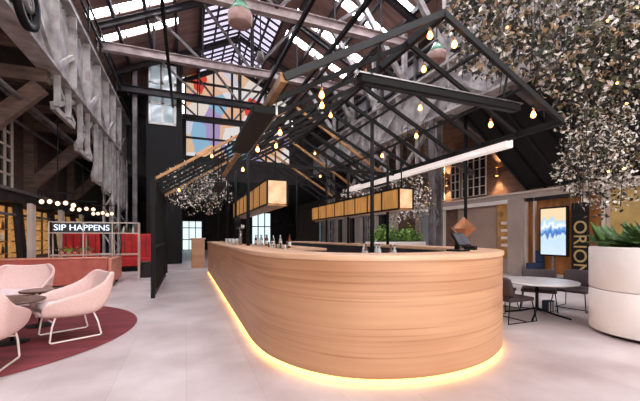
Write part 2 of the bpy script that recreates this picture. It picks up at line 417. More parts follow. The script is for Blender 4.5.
# side walls, end walls
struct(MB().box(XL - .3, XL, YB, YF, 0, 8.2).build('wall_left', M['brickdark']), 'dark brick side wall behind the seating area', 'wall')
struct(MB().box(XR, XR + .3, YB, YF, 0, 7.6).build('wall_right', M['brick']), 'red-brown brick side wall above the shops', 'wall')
wb = MB()       # gable wall over the rear bay, open beneath
for (x0, x1, z0, z1) in ((XL, -.1, 4.8, 8.2), (6.2, XR, 4.8, 8.2), (-.1, 6.2, 4.8, 5.9), (XL, XR, 4.6, 4.8)):
    wb.box(x0, x1, YE, YE + .25, z0, z1)
for k in range(12):  # stepped up to the slope outside the painted window
    for sgn in (0, 1):
        xa = XL + k * .42 if sgn == 0 else XR - k * .42
        xb = xa + .42 if sgn == 0 else xa - .42
        if sgn == 0 and xb > -.1: continue
        if sgn == 1 and xb < 6.2: continue
        wb.box(min(xa, xb), max(xa, xb), YE, YE + .25, 8.2, max(8.25, min(rz_at(xa), rz_at(xb)) + .2))
struct(wb.build('wall_back', M['steeldark']), 'dark gable wall high above the rear walkway', 'wall')
ww = MB().box(-.1, 6.2, YE + .08, YE + .12, 5.9, 11.6).build('window_50', M['mural'])
struct(ww, 'colourfully painted glass in the high gable window', 'window')
fr = MB()
for x in (-.05, 1.5, 3.05, 4.6, 6.15): fr.box(x - .05, x + .05, YE - .05, YE + .12, 5.9, 11.5)
for z in (5.9, 7.0, 8.0, 9.1, 10.2): fr.box(-.1, 6.2, YE - .06, YE + .12, z - .05, z + .05)
fr.build('window_frame', M['steeldark'], ww)
# rear bay low ceiling and far end wall with the glass exit
struct(MB().box(XL, XR, YE + .25, YF, 4.6, 4.8).build('ceiling', M['steeldark']), 'low dark ceiling of the rear bay', 'ceiling')
fe = MB(); fe.box(XL, -.35, YF, YF + .2, 0, 4.8); fe.box(1.45, 6.4, YF, YF + .2, 0, 4.8); fe.box(8.4, XR, YF, YF + .2, 0, 4.8); fe.box(6.4, 8.4, YF, YF + .2, 3.9, 4.8); fe.box(-.35, 1.45, YF, YF + .2, 2.9, 4.8)
struct(fe.build('wall_end', M['steeldark']), 'dark far end wall around the glass exit', 'wall')
dr = struct(MB().box(-.35, 1.45, YF + .08, YF + .1, 0, 2.9).build('door_1', M['endglass']), 'daylit glass exit at the far end of the walkway', 'door')
df = MB()
for x in (-.35, .25, .85, 1.45): df.box(x - .04, x + .04, YF, YF + .14, 0, 2.9)
for z in (.03, 1.05, 2.2, 2.87): df.box(-.35, 1.45, YF, YF + .14, z - .04, z + .04)
df.build('door_frame', M['steelmid'], dr)
dr = struct(MB().box(6.4, 8.4, YF + .08, YF + .1, 0, 3.9).build('window_51', M['endglass']), 'tall daylit glazing at the far end beyond the bar', 'window')
df = MB()
for x in (6.4, 7.05, 7.75, 8.4): df.box(x - .05, x + .05, YF, YF + .14, 0, 3.9)
for z in (.05, 2.4, 3.85): df.box(6.4, 8.4, YF, YF + .14, z - .05, z + .05)
df.build('window_frame', M['steeldark'], dr)

# ------------------------------------------------------------------ roof trusses
for i, ty in enumerate((10.0, 14.0, 17.6, 20.6)):
    nm = ['nearest to the entrance', 'in front of the lift tower', 'behind the lift tower', 'against the painted gable window'][i]
    t = thing('roof_truss', 'steel roof truss across the hall, %s' % nm, 'truss', (RX, ty, 8.0), 0, 'roof trusses')
    a = -2.9; b = 7.6
    tb = [M['litbeam'], M['litbeam'], M['steeldark'], M['steeldark']][i]
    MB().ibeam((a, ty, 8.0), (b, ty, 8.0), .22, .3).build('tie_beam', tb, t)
    for x in (a, b):
        MB().ibeam((x, ty, rz_at(x) - .35), (RX, ty, RZ - .35), .16, .24).build('rafter', M['steeldark'], t)
    MB().bar((RX, ty, 8.1), (RX, ty, RZ - .4), .12, .12).build('king_post', M['steeldark'], t)
    for sg in (-1, 1):
        for k, (dx0, dx1) in enumerate(((.1, 1.9), (2.0, 3.6))):
            x1 = RX + sg * dx1; x0 = RX + sg * dx0
            MB().bar((x0, ty, 8.15), (x1, ty, rz_at(x1) - .4), .09, .09).build('strut', M['steelmid'], t)
            MB().bar((x1, ty, 8.15), (x1, ty, rz_at(x1) - .4), .06, .06).build('strut', M['steeldark'], t)
# hanger rods / light conduit rails running along the hall roof
for k, (x, z) in enumerate(((-.6, 7.6), (3.2, 7.75), (4.6, 7.7))):
    tag(MB().box(x - .05, x + .05, 6, 20.5, z - .07, z + .07).build('conduit_rail', M['black']),
        ['black conduit rail under the trusses, seating side', 'black conduit rail under the trusses, along the hall middle', 'black conduit rail under the trusses, shops side'][k], 'rail')

# ------------------------------------------------------------------ crane runway girders
def girder(side):
    X = -3.0 if side == 0 else 7.7
    zb, zt = (5.25, 7.35) if side == 0 else (5.2, 6.7)
    s = 1 if side == 0 else -1
    t = thing('crane_girder', ['grey painted crane girder with riveted stiffeners above the seating', 'pale grey crane girder with lattice bracing above the shops'][side], 'girder', (X, 12, zb))
    y0, y1 = 1.0, 20.9
    m = M['steelgrey']
    MB().box(X - .02, X + .02, y0, y1, zb, zt).build('web', m, t)
    MB().box(X - .22, X + .22, y0, y1, zb - .05, zb + .03).build('bottom_flange', m, t)
    MB().box(X - .22, X + .22, y0, y1, zt - .04, zt + .05).build('top_flange', m, t)
    MB().box(X - .06, X + .06, y0, y1, zt + .05, zt + .2).build('crane_rail', M['black'], t)
    y = y0 + .4; k = 0
    while y < y1 - 1.4:
        mb = MB(); mb.box(X + s * .02, X + s * .2, y - .03, y + .03, zb, zt) if s > 0 else mb.box(X - .2, X - .02, y - .03, y + .03, zb, zt)
        mb.build('stiffener', m, t)
        mb = MB(); xo = X + s * .12
        if k % 2 == 0: mb.bar((xo, y + .05, zb + .1), (xo, y + 1.35, zb + .95), .08, .12)
        else: mb.bar((xo, y + .05, zb + .95), (xo, y + 1.35, zb + .1), .08, .12)
        mb.build('brace', m, t)
        y += 1.4; k += 1
    rv = MB()
    y = y0 + .2
    while y < 14:
        for z in (zb + .12, zt - .14): rv.ball((X + s * .025, y, z), .035, 6, 4)
        y += .35
    rv.build('rivets', M['steelmid'], t)
    return t
girder(0); girder(1)
# catwalk rail on top of the left girder
t = thing('catwalk_railing', 'dark catwalk railing above the seating-side crane girder', 'railing', (-2.7, 12, 7.6))
for z in (7.95, 8.35): MB().bar((-2.75, 3, z), (-2.75, 20.8, z), .06, .06).build('rail', M['black'], t)
y = 3.2
while y < 20.8: MB().bar((-2.75, y, 7.5), (-2.75, y, 8.4), .06, .06).build('post', M['black'], t); y += 1.5
# big pulley wheel on the near bit of the girder
t = thing('hoist_wheel', 'black hoist wheel hung on the nearest crane girder', 'wheel', (-2.95, 7.8, 5.55))
for rr, nm, mm in ((.42, 'rim', 'black'), (.12, 'hub', 'steelmid')):
    mb = MB(); prof = [(rr - .06, -.06), (rr + .06, -.06), (rr + .06, .06), (rr - .06, .06), (rr - .06, -.06)]
    mb.lathe(prof, (0, 0, 0), 24, False)
    mb.v = [(z - 2.72, x + 7.8, y + 5.6) for x, y, z in mb.v]
    mb.build(nm, M[mm], t, True)
for k in range(3):
    a = k * PI / 3
    MB().bar((-2.72, 7.8 - .38 * math.cos(a), 5.6 - .38 * math.sin(a)), (-2.72, 7.8 + .38 * math.cos(a), 5.6 + .38 * math.sin(a)), .05, .05).build('spoke', M['black'], t)
MB().tube([(-2.99, 7.8, 5.6), (-2.66, 7.8, 5.6)], .05, 10).build('axle', M['steelmid'], t, True)
# lattice columns under each girder
def lattice(X, y, label, m, z1, grp):
    t = thing('lattice_column', label, 'column', (X, y, 0), 0, grp)
    for sx in (-.16, .16):
        MB().box(X + sx - .035, X + sx + .035, y - .12, y + .12, 0, z1).build('flange', m, t)
    z = .3; k = 0
    while z < z1 - .6:
        a, b = (-.16, .16) if k % 2 == 0 else (.16, -.16)
        MB().bar((X + a, y, z), (X + b, y, z + .55), .05, .06).build('lacing_bar', m, t)
        z += .55; k += 1
    MB().box(X - .3, X + .3, y - .3, y + .3, 0, .06).build('base_plate', m, t)
for i, y in enumerate((16.4, 17.7, 20.0)):
    lattice(-3.0, y, 'pale grey lattice column carrying the seating-side girder, %s from the front' % ORD[i], M['steelgrey'], 5.2, 'seating side lattice columns')
for i, y in enumerate((9.2, 13.6, 18.0)):
    lattice(7.7, y, 'grey lattice column carrying the shops-side girder, %s from the front' % ORD[i], M['steelmid'], 5.15, 'shops side lattice columns')
# diagonal lattice bracing under the girders
for X, ys, zl, lab in ((-3.0, (9.9, 11.8, 13.7, 15.3, 17.0, 18.7, 20.3), (4.45, 3.9, 3.3, 3.1, 2.9, 2.7), 'seating side'), (7.7, (9.2, 11.4, 13.6, 15.8), (3.6, 3.5, 3.5), 'shops side')):
    for i in range(len(ys) - 1):
        t = thing('cross_brace', 'pale steel cross brace under the %s girder, %s bay from the front' % (lab, ORD[i]), 'brace', (X, ys[i], zl[i]))
        for a, b in ((zl[i] + .05, 5.15), (5.15, zl[i] + .05)):
            MB().bar((X, ys[i] + .15, a), (X, ys[i + 1] - .15, b), .12, .12).build('diagonal', M['steelgrey'], t)
        MB().bar((X, ys[i] + .15, zl[i]), (X, ys[i + 1] - .15, zl[i]), .1, .14).build('chord', M['steelgrey'], t)
        for q in (ys[i] + .12, (ys[i] + ys[i + 1]) / 2): MB().bar((X + .1, q, zl[i]), (X + .1, q, 5.2), .1, .12).build('hanger_post', M['steelgrey'], t)
# upper right: grey clerestory sheeting and truss legs above the right girder
t = thing('clerestory_panelling', 'weathered pale grey clerestory sheeting high above the shops', 'panelling', (8.1, 9, 6.9))
MB().box(8.35, 8.42, 2, 19, 6.9, 8.45).build('sheet', M['corr'], t)
for k in range(14): MB().box(8.2, 8.36, 2.2 + k * 1.25, 2.32 + k * 1.25, 6.9, 8.45).build('mullion', M['steelmid'], t)
for z in (7.5, 8.2): MB().box(8.22, 8.34, 2, 19, z - .05, z + .05).build('transom', M['steeldark'], t)
for i in range(6):
    y = 6.4 + i * 2.2
    t = thing('knee_brace', 'grey knee brace from the shops-side girder to the roof, %s from the front' % ORD[i], 'brace', (7.6, y, 6.9), 0, 'shops side knee braces')
    MB().bar((7.6, y, 6.75), (7.6, y, rz_at(7.6) - .25), .16, .16).build('upright', M['steelgrey'], t)
    MB().bar((7.5, y, 7.2), (5.6, y, rz_at(5.6) - .3), .14, .18).build('diagonal', M['steelgrey'], t)
    MB().bar((7.6, y, 7.0), (10.8, y, 7.0), .14, .2).build('outrigger', M['steelgrey'], t)
    MB().bar((7.6, y, 5.3), (10.9, y, 3.9), .14, .2).build('stay', M['steelmid'], t)
for i in range(4):
    y = 5.4 + i * 4.4
    t = thing('timber_bracket', 'brown timber bracket from brick wall to crane girder, %s from the front' % ORD[i], 'bracket', (-4.8, y, 3.0), 0, 'seating side timber brackets')
    MB().bar((-4.80, y, 3.05), (-3.15, y, 4.80), .2, .34).build('diagonal', M['brownbeam'], t)
    MB().bar((-4.98, y, 5.03), (-3.0, y, 5.03), .22, .3).build('beam', M['brownbeam'], t)
    MB().box(-4.99, -4.72, y - .16, y + .16, 2.6, 7.4).build('wall_post', M['brownbeam'], t)
for i in range(7):
    y = 6.6 + i * 2.2
    tag(MB().bar((-4.98, y, 5.32), (-3.1, y, 5.32), .12, .22).build('floor_joist', M['brownbeam']), 'brown joist of the high gallery, %s from the front' % ORD[i], 'joist', 'gallery joists')
tag(MB().box(-4.98, -3.25, 4, 20.9, 5.44, 5.5).build('gallery_deck', M['purlin']), 'dark gallery deck between brick wall and crane girder', 'deck')
for k, (x, z) in enumerate(((-4.5, 4.6), (-4.0, 4.75), (-3.5, 4.45))):
    tag(MB().tube([(x, 4, z), (x, 20.9, z)], .05).build('ceiling_pipe', M['steelmid']), 'grey service pipe under the gallery, %s' % ['closest to the wall', 'middle one', 'closest to the girder'][k], 'pipe')

# ------------------------------------------------------------------ lift tower
t = thing('lift_tower', 'black lift tower with a white framed window at its top', 'tower', (-.95, 18.6, 0))
MB().box(-1.75, -.2, 18.0, 19.5, 0, 9.9).build('shaft', M['black'], t)
wf = MB()
x0, x1, z0, z1 = -1.6, -.5, 6.7, 9.45
for x in (x0, (x0 + x1) / 2, x1): wf.box(x - .05, x + .05, 17.92, 18.0, z0, z1)
for z in (z0, z0 + .95, z0 + 1.9, z1): wf.box(x0 - .05, x1 + .05, 17.92, 18.0, z - .05, z + .05)
f_ = wf.build('window_frame', M['whiteframe'], t)
MB().box(x0, x1, 17.97, 17.99, z0, z1).build('pane', mat('painted_reflection_glass', (150, 160, 166), (60, 70, 74), .1, 0, 1.6, emit=(190, 205, 214), es=.35), f_)  # sky reflection put into the pane's colour and a faint glow
MB().box(-1.8, -.15, 17.95, 19.55, 9.9, 10.02).build('cap', M['steeldark'], t)
tag(MB().box(-2.3, -2.12, 17.8, 17.98, 0, 9.2).build('steel_post', M['steelmid']), 'tall grey steel post beside the black lift tower', 'post')

# ------------------------------------------------------------------ left wall: windows, shopfronts
for i in range(1):
    y = 12.25 + i * 3.3
    wv = struct(MB().box(-5.0, -4.97, y - .9, y + .9, 2.75, 4.85).build('window_%d' % (60 + i), M['darkglass']), 'small-paned window high in the dark brick wall above the leaning shopfronts', 'window')
    f_ = MB()
    for k in range(5): f_.box(-4.98, -4.92, y - .9 + k * .45 - .025, y - .9 + k * .45 + .025, 2.75, 4.85)
    for k in range(6): f_.box(-4.98, -4.92, y - .92, y + .92, 2.75 + k * .42 - .025, 2.75 + k * .42 + .025)
    f_.build('window_frame', M['taupelt'], wv)
tag(MB().box(-4.99, -4.55, 5, 30, 2.3, 2.62).build('shopfront_fascia', M['steeldark']), 'dark fascia beam along the brick wall over the shopfronts', 'fascia')
tag(MB().box(-4.56, -4.46, 5, 30, 2.58, 2.66).build('fascia_ledge', M['steelmid']), 'grey ledge on the fascia beam over the shopfronts', 'ledge')
for i in range(5):
    y0 = 7.6 + i * 2.7
    t = thing('shopfront', 'leaning dark framed shopfront with lit bar shelves, %s from the front' % ORD[i], 'shopfront', (-4.9, y0 + 1.2, 0), 0, 'leaning shopfronts')
    MB().box(-4.99, -4.95, y0, y0 + 2.4, .3, 2.2).build('interior_wall', M['shopglow'], t)
    for z in (.8, 1.15, 1.5, 1.85):
        sh = MB().box(-4.95, -4.82, y0 + .1, y0 + 2.3, z, z + .04).build('shelf', M['goldwood'], t)
    fm = MB()
    for a in (y0, y0 + 2.4):
        MB().bar((-4.5, a - .12, 0.02), (-4.75, a + .1, 2.3), .1, .12).build('mullion', M['steeldark'], t)
    MB().box(-4.8, -4.62, y0, y0 + 2.4, .02, .7).build('stall_riser', M['brownbeam'], t)
    MB().bar((-4.68, y0 + .05, 1.95), (-4.68, y0 + 2.35, 1.95), .05, .08).build('transom', M['steelmid'], t)
    # bottles on the lit shelves
    for z in (.84, 1.19, 1.54):
        for k in range(7):
            if i > 1: continue
            yy = y0 + .3 + k * .3 + random.uniform(-.05, .05)
            b = MB().lathe([(.035, 0), (.035, .15), (.012, .2), (.012, .26)], (-4.885, yy, z), 8).build('bottle', M[random.choice(['bottlea', 'bottlec', 'bottleg'])], None, True)
            tag(b, '%s bottle from the front on the %s shelf of the %s leaning shopfront' % (ORD[k], ['lowest', 'middle', 'upper'][[.84, 1.19, 1.54].index(z)], ORD[i]), 'bottle', 'bottles on the shopfront shelves')
for i in range(3):
    y = 13.0 + i * 2.7
    tag(MB().bar((-4.35, y - .2, 0), (-4.45, y + .1, 2.3), .32, .12).build('leaning_panel', M['taupelt']), 'pale leaning panel between the dark shopfronts, %s from the front' % ORD[i], 'panel', 'pale leaning panels')

# pendant bulb clusters
def chandelier(x, y, z, n, label, dx):
    t = thing('hanging_bulb_bar', label, 'lamp', (x, y, z))
    MB().bar((x - dx, y, z + .3), (x + dx, y, z + .3), .04, .04).build('bar', M['black'], t)
    MB().tube([(x, y, z + .3), (x, y, 5.0)], .012, 6).build('rod', M['black'], t)
    for k in range(n):
        xx = x - dx + 2 * dx * (k + .5) / n; zz = z + random.uniform(-.05, .05)
        c_ = MB().tube([(xx, y, z + .3), (xx, y, zz + .07)], .008, 5).build('cord', M['black'], t)
        MB().ball((xx, y, zz), .06, 10, 7).build('bulb', M['bulbsoft'], t, True)
chandelier(-3.35, 11.6, 2.24, 5, 'row of glowing globe bulbs closest to the leaning shopfronts', .46)
chandelier(-3.23, 13.6, 2.2, 4, 'middle row of glowing globe bulbs above the red booths', .4)
chandelier(-2.97, 15.2, 2.2, 5, 'farthest row of glowing globe bulbs above the red booths', .38)

# ------------------------------------------------------------------ seating area, left
rugo = MB().lathe([(2.18, 0), (2.2, .006), (2.18, .014), (0.01, .014)], (-2.9, 5.8, 0), 96).build('round_rug', M['rug'])
tag(rugo, 'large round maroon rug under the pink lounge chairs', 'rug')

def lounge_chair(label, loc, rz):
    t = thing('lounge_chair', label, 'chair', loc, rz, 'pink lounge chairs')
    prof = [(.37, .34, .30, .10, 0), (.33, .33, .32, .16, 0), (.15, .305, .335, .24, 0), (-.10, .30, .345, .31, .01), (-.25, .33, .35, .34, .03), (-.34, .46, .35, .26, .07), (-.40, .63, .335, .12, .10), (-.43, .77, .28, .03, .09), (-.435, .80, .22, .0, .05)]
    nu = 17; vs_ = []; fs = []
    for (y, z, wd, rise, wrap) in prof:
        for i in range(nu):
            u = -1 + 2 * i / (nu - 1); a = abs(u); e_ = max(0, (a - .58) / .42)
            vs_.append((math.copysign(wd * min(a / .60, 1) + .045 * e_, u), y + wrap * a ** 2.0, z + .015 * min(a / .58, 1) ** 2 + rise * e_ ** 1.1))
    for j in range(len(prof) - 1):
        for i in range(nu - 1):
            fs.append((j * nu + i, j * nu + i + 1, (j + 1) * nu + i + 1, (j + 1) * nu + i))
    mb = MB(); mb.poly(vs_, fs)
    mb.build('shell', M['pink'], t, True, solid=.045, sub=2, local=True)
    pad = MB(); pv = []; nu2 = 7
    for (y, z, wd) in ((.34, .40, .28), (.15, .395, .29), (-.08, .385, .29), (-.24, .41, .29)):
        for i in range(nu2):
            u = -1 + 2 * i / (nu2 - 1); pv.append((wd * u, y, z + .02 * abs(u) ** 3))
    pf = [(j * nu2 + i, j * nu2 + i + 1, (j + 1) * nu2 + i + 1, (j + 1) * nu2 + i) for j in range(3) for i in range(nu2 - 1)]
    pad.poly(pv, pf); pad.build('seat_pad', M['pinkpad'], t, True, solid=.06, sub=2, local=True)
    for s in (-1, 1):
        MB().tube([(s * .27, .22, .33), (s * .28, .26, .2), (s * .285, .285, .025), (s * .285, .27, .011), (s * .285, -.24, .011), (s * .285, -.26, .025), (s * .28, -.22, .2), (s * .27, -.17, .33)], .0105, 8).build('sled_leg', M['whitetube'], t, True, local=True)
    MB().tube([(-.276, .245, .25), (.276, .245, .25)], .009, 8).build('cross_bar', M['whitetube'], t, True, local=True)
    return t
ch = lounge_chair('pink lounge chair on white sled legs nearest the bar walkway', (-1.40, 5.36, .014), math.radians(118))
dup(ch, (-1.94, 4.28, .014), math.radians(0), 'pink lounge chair cut by the frame edge, nearest the viewer')
dup(ch, (-2.52, 6.95, .014), math.radians(184), 'pink lounge chair facing the viewer behind the dark round tables')

def side_table(label, loc, r, z):
    t = thing('side_table', label, 'table', loc, 0, 'dark round side tables')
    MB().lathe([(.02, z - .025), (r - .01, z - .025), (r, z - .015), (r, z - .003), (r - .006, z), (.001, z)], (0, 0, 0), 40).build('tabletop', M['tabletop'], t, local=True)
    MB().tube([(0, 0, .01), (0, 0, z - .02)], .018, 10).build('stem', M['black'], t, True, local=True)
    MB().lathe([(.17, 0), (.17, .01), (.02, .018)], (0, 0, 0), 24).build('base', M['black'], t, local=True)
    return t
side_table('dark round side table nearest the viewer between pink chairs', (-1.98, 5.26, .014), .33, .52)
side_table('dark round side table farther back beside the pink chair facing us', (-1.98, 6.12, .014), .24, .52)

# banquette
t = thing('banquette', 'terracotta leather banquette with its back to the pink chairs', 'sofa', (-3.2, 10.3, 0))
MB().box(-4.4, -1.85, 9.95, 10.13, .12, .76).build('back_panel', M['terracotta'], t, bevel=.02)
MB().box(-4.4, -1.83, 9.93, 10.15, .76, .80).build('top_rail', M['terralight'], t, bevel=.01)
MB().box(-1.95, -1.78, 10.13, 11.6, .12, .74).build('end_panel', M['terralight'], t, bevel=.02)
MB().box(-4.4, -1.95, 10.13, 10.75, .2, .46).build('seat', M['terracotta'], t, bevel=.03)
MB().box(-4.4, -1.95, 9.99, 11.5, .12, .2).build('plinth', M['purlin'], t)
for x in (-4.2, -3.0, -1.9):
    for y in (10.02, 11.5): MB().box(x - .03, x + .03, y - .03, y + .03, 0, .12).build('leg', M['black'], t)
# shelf frame carrying the lit sign
t = thing('sign_shelf', 'thin cream metal shelf frame holding the lit SIP HAPPENS sign', 'shelf', (-2.45, 11.75, 0))
X0, X1, yy = -3.6, -1.36, 11.75
for k, x in enumerate((X0, -2.78, -2.05, X1)):
    for y in (yy, yy + .32): MB().box(x - .014, x + .014, y - .014, y + .014, 0, 1.74).build('post', M['taupelt'], t)
for z in (.78, 1.42, 1.73):
    for y in (yy, yy + .32): MB().box(X0, X1, y - .012, y + .012, z - .012, z + .012).build('rail', M['taupelt'], t)
MB().box(X0, X1, yy, yy + .32, .755, .77).build('shelf_board', M['terralight'], t)
MB().box(X0, X1, yy, yy + .32, 1.40, 1.41).build('shelf_board', M['taupelt'], t)
MB().box(X0 + .05, -2.0, yy + .1, yy + .12, 1.43, 1.70).build('sign_backing', M['equip'], t)
text_parts('SIP HAPPENS', .245, M['signlight'], t, Matrix.Translation((-.37, .07, 1.565)) @ Matrix.Rotation(PI / 2, 4, 'X'), .015)
# little things on that shelf
for k in range(8):
    x = X1 - .08 - k * .085
    b = MB().lathe([(.03, 0), (.03, .13), (.011, .17), (.011, .22)], (x, yy + .16, 1.411), 8).build('bottle', M[['bottlea', 'bottlec', 'bottleg'][k % 3]], None, True)
    tag(b, '%s bottle from the shelf end nearest the walkway, beside the lit sign' % ORD[k], 'bottle', 'bottles beside the lit sign')
for k in range(5):
    x = X0 + .25 + k * .17
    p_ = thing('potted_plant', '%s small potted succulent on the lower board of the sign shelf' % ORD[k], 'plant', (x, yy + .16, .77), 0, 'succulents on the sign shelf')
    MB().lathe([(.045, 0), (.06, .1), (.05, .1)], (0, 0, 0), 10).build('pot', M['terralight'], p_, True, local=True)
    mb = MB()
    for q in range(26): mb.leaf((random.gauss(0, .045), random.gauss(0, .045), .16 + random.gauss(0, .04)), .08)
    mb.build('foliage', M['leafL'] if k % 2 else M['leafB'], p_, local=True)
# red booths behind
def booth(label, loc, wd):
    t = thing('booth_seat', label, 'sofa', loc, 0, 'red booths')
    MB().box(-wd / 2, wd / 2, -.1, .1, .15, 1.42).build('backrest', M['red'], t, bevel=.03, local=True)
    MB().box(-wd / 2, wd / 2, -.65, -.1, .2, .5).build('seat', M['red'], t, bevel=.03, local=True)
    MB().box(-wd / 2 + .05, wd / 2 - .05, -.55, .05, 0, .15).build('plinth', M['black'], t, local=True)
    for k in range(5):
        x = -wd / 2 + wd * (k + .5) / 5
        MB().box(x - .012, x + .012, -.125, -.1, .5, 1.38).build('channel_seam', M['chairdark'], t, local=True)
    return t
booth('bright red high-backed booth beside the black walkway screen', (-1.72, 15.2, 0), 1.25)
booth('bright red high-backed booth seen through the sign shelf', (-3.45, 14.4, 0), 1.1)
for i, (x, y) in enumerate(((-2.6, 12.9), (-3.5, 12.7))):
    t = thing('cafe_table', 'small pale cafe table behind the sign shelf, %s' % ['closer to the walkway', 'closer to the shopfronts'][i], 'table', (x, y, 0), 0, 'pale cafe tables')
    MB().lathe([(.35, .72), (.36, .74), (.35, .76), (.01, .76)], (0, 0, 0), 28).build('tabletop', M['white'], t, local=True)
    MB().tube([(0, 0, 0), (0, 0, .73)], .03).build('stem', M['black'], t, True, local=True)
    MB().lathe([(.22, 0), (.22, .02), (.03, .03)], (0, 0, 0), 20).build('base', M['black'], t, local=True)
t = thing('round_stool', 'small dark round stool at the end of the terracotta banquette', 'stool', (-1.2, 12.4, 0))
MB().lathe([(.2, .0), (.22, .05), (.22, .4), (.2, .45), (.01, .46)], (-1.2, 12.4, 0), 24).build('body', M['purlin'], t, True)
MB().lathe([(.21, .455), (.21, .5), (.01, .51)], (-1.2, 12.4, 0), 24).build('cushion', M['chairdark'], t, True)

# black walkway screen
t = thing('slatted_screen', 'black steel slatted screen along the walkway beside the red booths', 'screen', (-.66, 10, 0))
for y in (8.1, 12.2): MB().box(-.70, -.62, y - .05, y + .05, 0, 2.6).build('post', M['black'], t)
for z in (.06, 1.1, 2.54): MB().box(-.69, -.63, 8.1, 12.2, z - .04, z + .04).build('rail', M['black'], t)
for k in range(24):
    y = 8.5 + k * .145
    MB().box(-.675, -.645, y - .012, y + .012, .1, 2.5).build('slat', M['black'], t)
MB().box(-.72, -.60, 8.04, 8.36, 2.0, 2.5).build('speaker_panel', M['black'], t)

# ------------------------------------------------------------------ the bar
def catmull(pts, n=8):
    out = []
    for i in range(len(pts) - 1):
        p0 = pts[max(i - 1, 0)]; p1 = pts[i]; p2 = pts[i + 1]; p3 = pts[min(i + 2, len(pts) - 1)]
        for k in range(n):
            u = k / n
            out.append(tuple(.5 * ((2 * p1[j]) + (-p0[j] + p2[j]) * u + (2 * p0[j] - 5 * p1[j] + 4 * p2[j] - p3[j]) * u * u + (-p0[j] + 3 * p1[j] - 3 * p2[j] + p3[j]) * u ** 3) for j in (0, 1)))
    out.append(pts[-1]); return out
curve = catmull([(.73, 4.6), (.74, 4.0), (.83, 3.45), (1.08, 2.95), (1.47, 2.62), (2.05, 2.47), (2.70, 2.55), (3.32, 2.86), (3.82, 3.36), (4.1, 4.0), (4.2, 4.8)], 6)
outer = [(.73, 13.2), (.73, 9), (.73, 6)] + curve + [(4.2, 7), (4.2, 10), (4.2, 13.2)]
def offset(ol, d):
    res = []
    for i, p in enumerate(ol):
        a = ol[max(i - 1, 0)]; b = ol[min(i + 1, len(ol) - 1)]
        tx, ty = b[0] - a[0], b[1] - a[1]; l = math.hypot(tx, ty)
        res.append((p[0] - ty / l * d, p[1] + tx / l * d))
    return res
bar = thing('bar_counter', 'long curved blond timber bar with a glowing strip along its foot', 'bar counter', (2.4, 5, 0))
o_ = MB().strip(outer, offset(outer, .06), .065, 1.09).build('front_panel', M['bar'], bar, True)
def shade_fix(ob):
    q = ob.modifiers.new('es', 'EDGE_SPLIT'); q.split_angle = math.radians(35)
shade_fix(o_)
o_ = MB().strip(offset(outer, -.015), offset(outer, .50), 1.09, 1.14).build('countertop', M['bartop'], bar, True, bevel=.006); shade_fix(o_)
o_ = MB().strip(offset(outer, .07), offset(outer, .14), 0, .065).build('kickboard', M['equip'], bar)
o_ = MB().strip(offset(outer, .018), offset(outer, .05), 0.004, .05).build('light_strip', M['led'], bar)
o_ = MB().strip(offset(outer, .44), offset(outer, .48), .05, 1.09).build('inner_panel', M['equip'], bar)
o_ = MB().strip(offset(outer, .49), offset(outer, .95), .86, .90).build('worktop', M['steelworktop'], bar)
o_ = MB().strip(offset(outer, .52), offset(outer, .90), .05, .86).build('underbar_cabinet', M['equip'], bar)
# pier at the far end
t = thing('host_stand', 'narrow timber stand at the far end of the bar', 'stand', (.55, 15.4, 0))
MB().box(.2, .72, 15.2, 15.7, 0, 1.2).build('body', M['bar'], t, bevel=.01)
MB().box(.16, .76, 15.16, 15.74, 1.2, 1.26).build('top', M['bartop'], t, bevel=.008)
# central island inside the bar
t = thing('back_bar_island', 'dark back bar island with timber top inside the bar', 'cabinet', (2.45, 9, 0))
MB().box(2.05, 2.9, 7.2, 12.4, 0, 1.0).build('carcass', M['equip'], t)
MB().box(2.0, 2.95, 7.15, 12.45, 1.0, 1.05).build('top', M['bartop'], t)
for k in range(6): MB().box(2.03, 2.05, 7.25 + k * .86, 8.05 + k * .86, .1, .95).build('door', M['steelworktop'], t)
def bottle(x, y, z, m, label, grp, h=.3):
    b = thing('bottle', label, 'bottle', (x, y, z), 0, grp)
    MB().lathe([(.036, 0), (.038, .01), (.038, h * .58), (.014, h * .75), (.014, h * .93)], (0, 0, 0), 12).build('body', M[m], b, True, local=True)
    MB().lathe([(.016, h * .93), (.016, h), (.002, h)], (0, 0, 0), 10).build('cap', M['black'], b, local=True)
    MB().lathe([(.0388, h * .15), (.0388, h * .45)], (0, 0, 0), 12, False).build('label', M['paper'], b, True, local=True)
for k in range(12):
    bottle(2.15 + (k % 2) * .12, 7.4 + k * .4, 1.05, ['bottlea', 'bottlec', 'bottleg'][(k * 2) % 3], '%s bottle from the front on the back bar island' % ORD[k], 'bottles on the back bar island', .32)
def glass(x, y, z, label, grp):
    g = MB().lathe([(.03, 0), (.036, .12), (.033, .12), (.027, .01), (.001, .01)], (x, y, z), 12).build('glass_tumbler', M['bottlec'], None, True)
    tag(g, label, 'glass', grp)
for k in range(9):
    glass(.95 + (k % 3) * .1, 7.6 + k * .22, 1.14, '%s tumbler from the front on the walkway side of the bar' % ORD[k], 'tumblers on the bar')
for k in range(5):
    bottle(1.5, 5.4 + k * .3, .90, ['bottlec', 'bottleg', 'bottlea'][k % 3], '%s bottle from the front on the steel worktop, walkway side' % ORD[k], 'bottles on the steel worktop', .3)
for k in range(6):
    bottle(3.45 + (k % 2) * .09, 5.2 + k * .26, .90, ['bottlec', 'bottlea', 'bottlec'][k % 3], '%s bottle from the front on the steel worktop, shops side' % ORD[k], 'bottles on the shops-side worktop', .26)
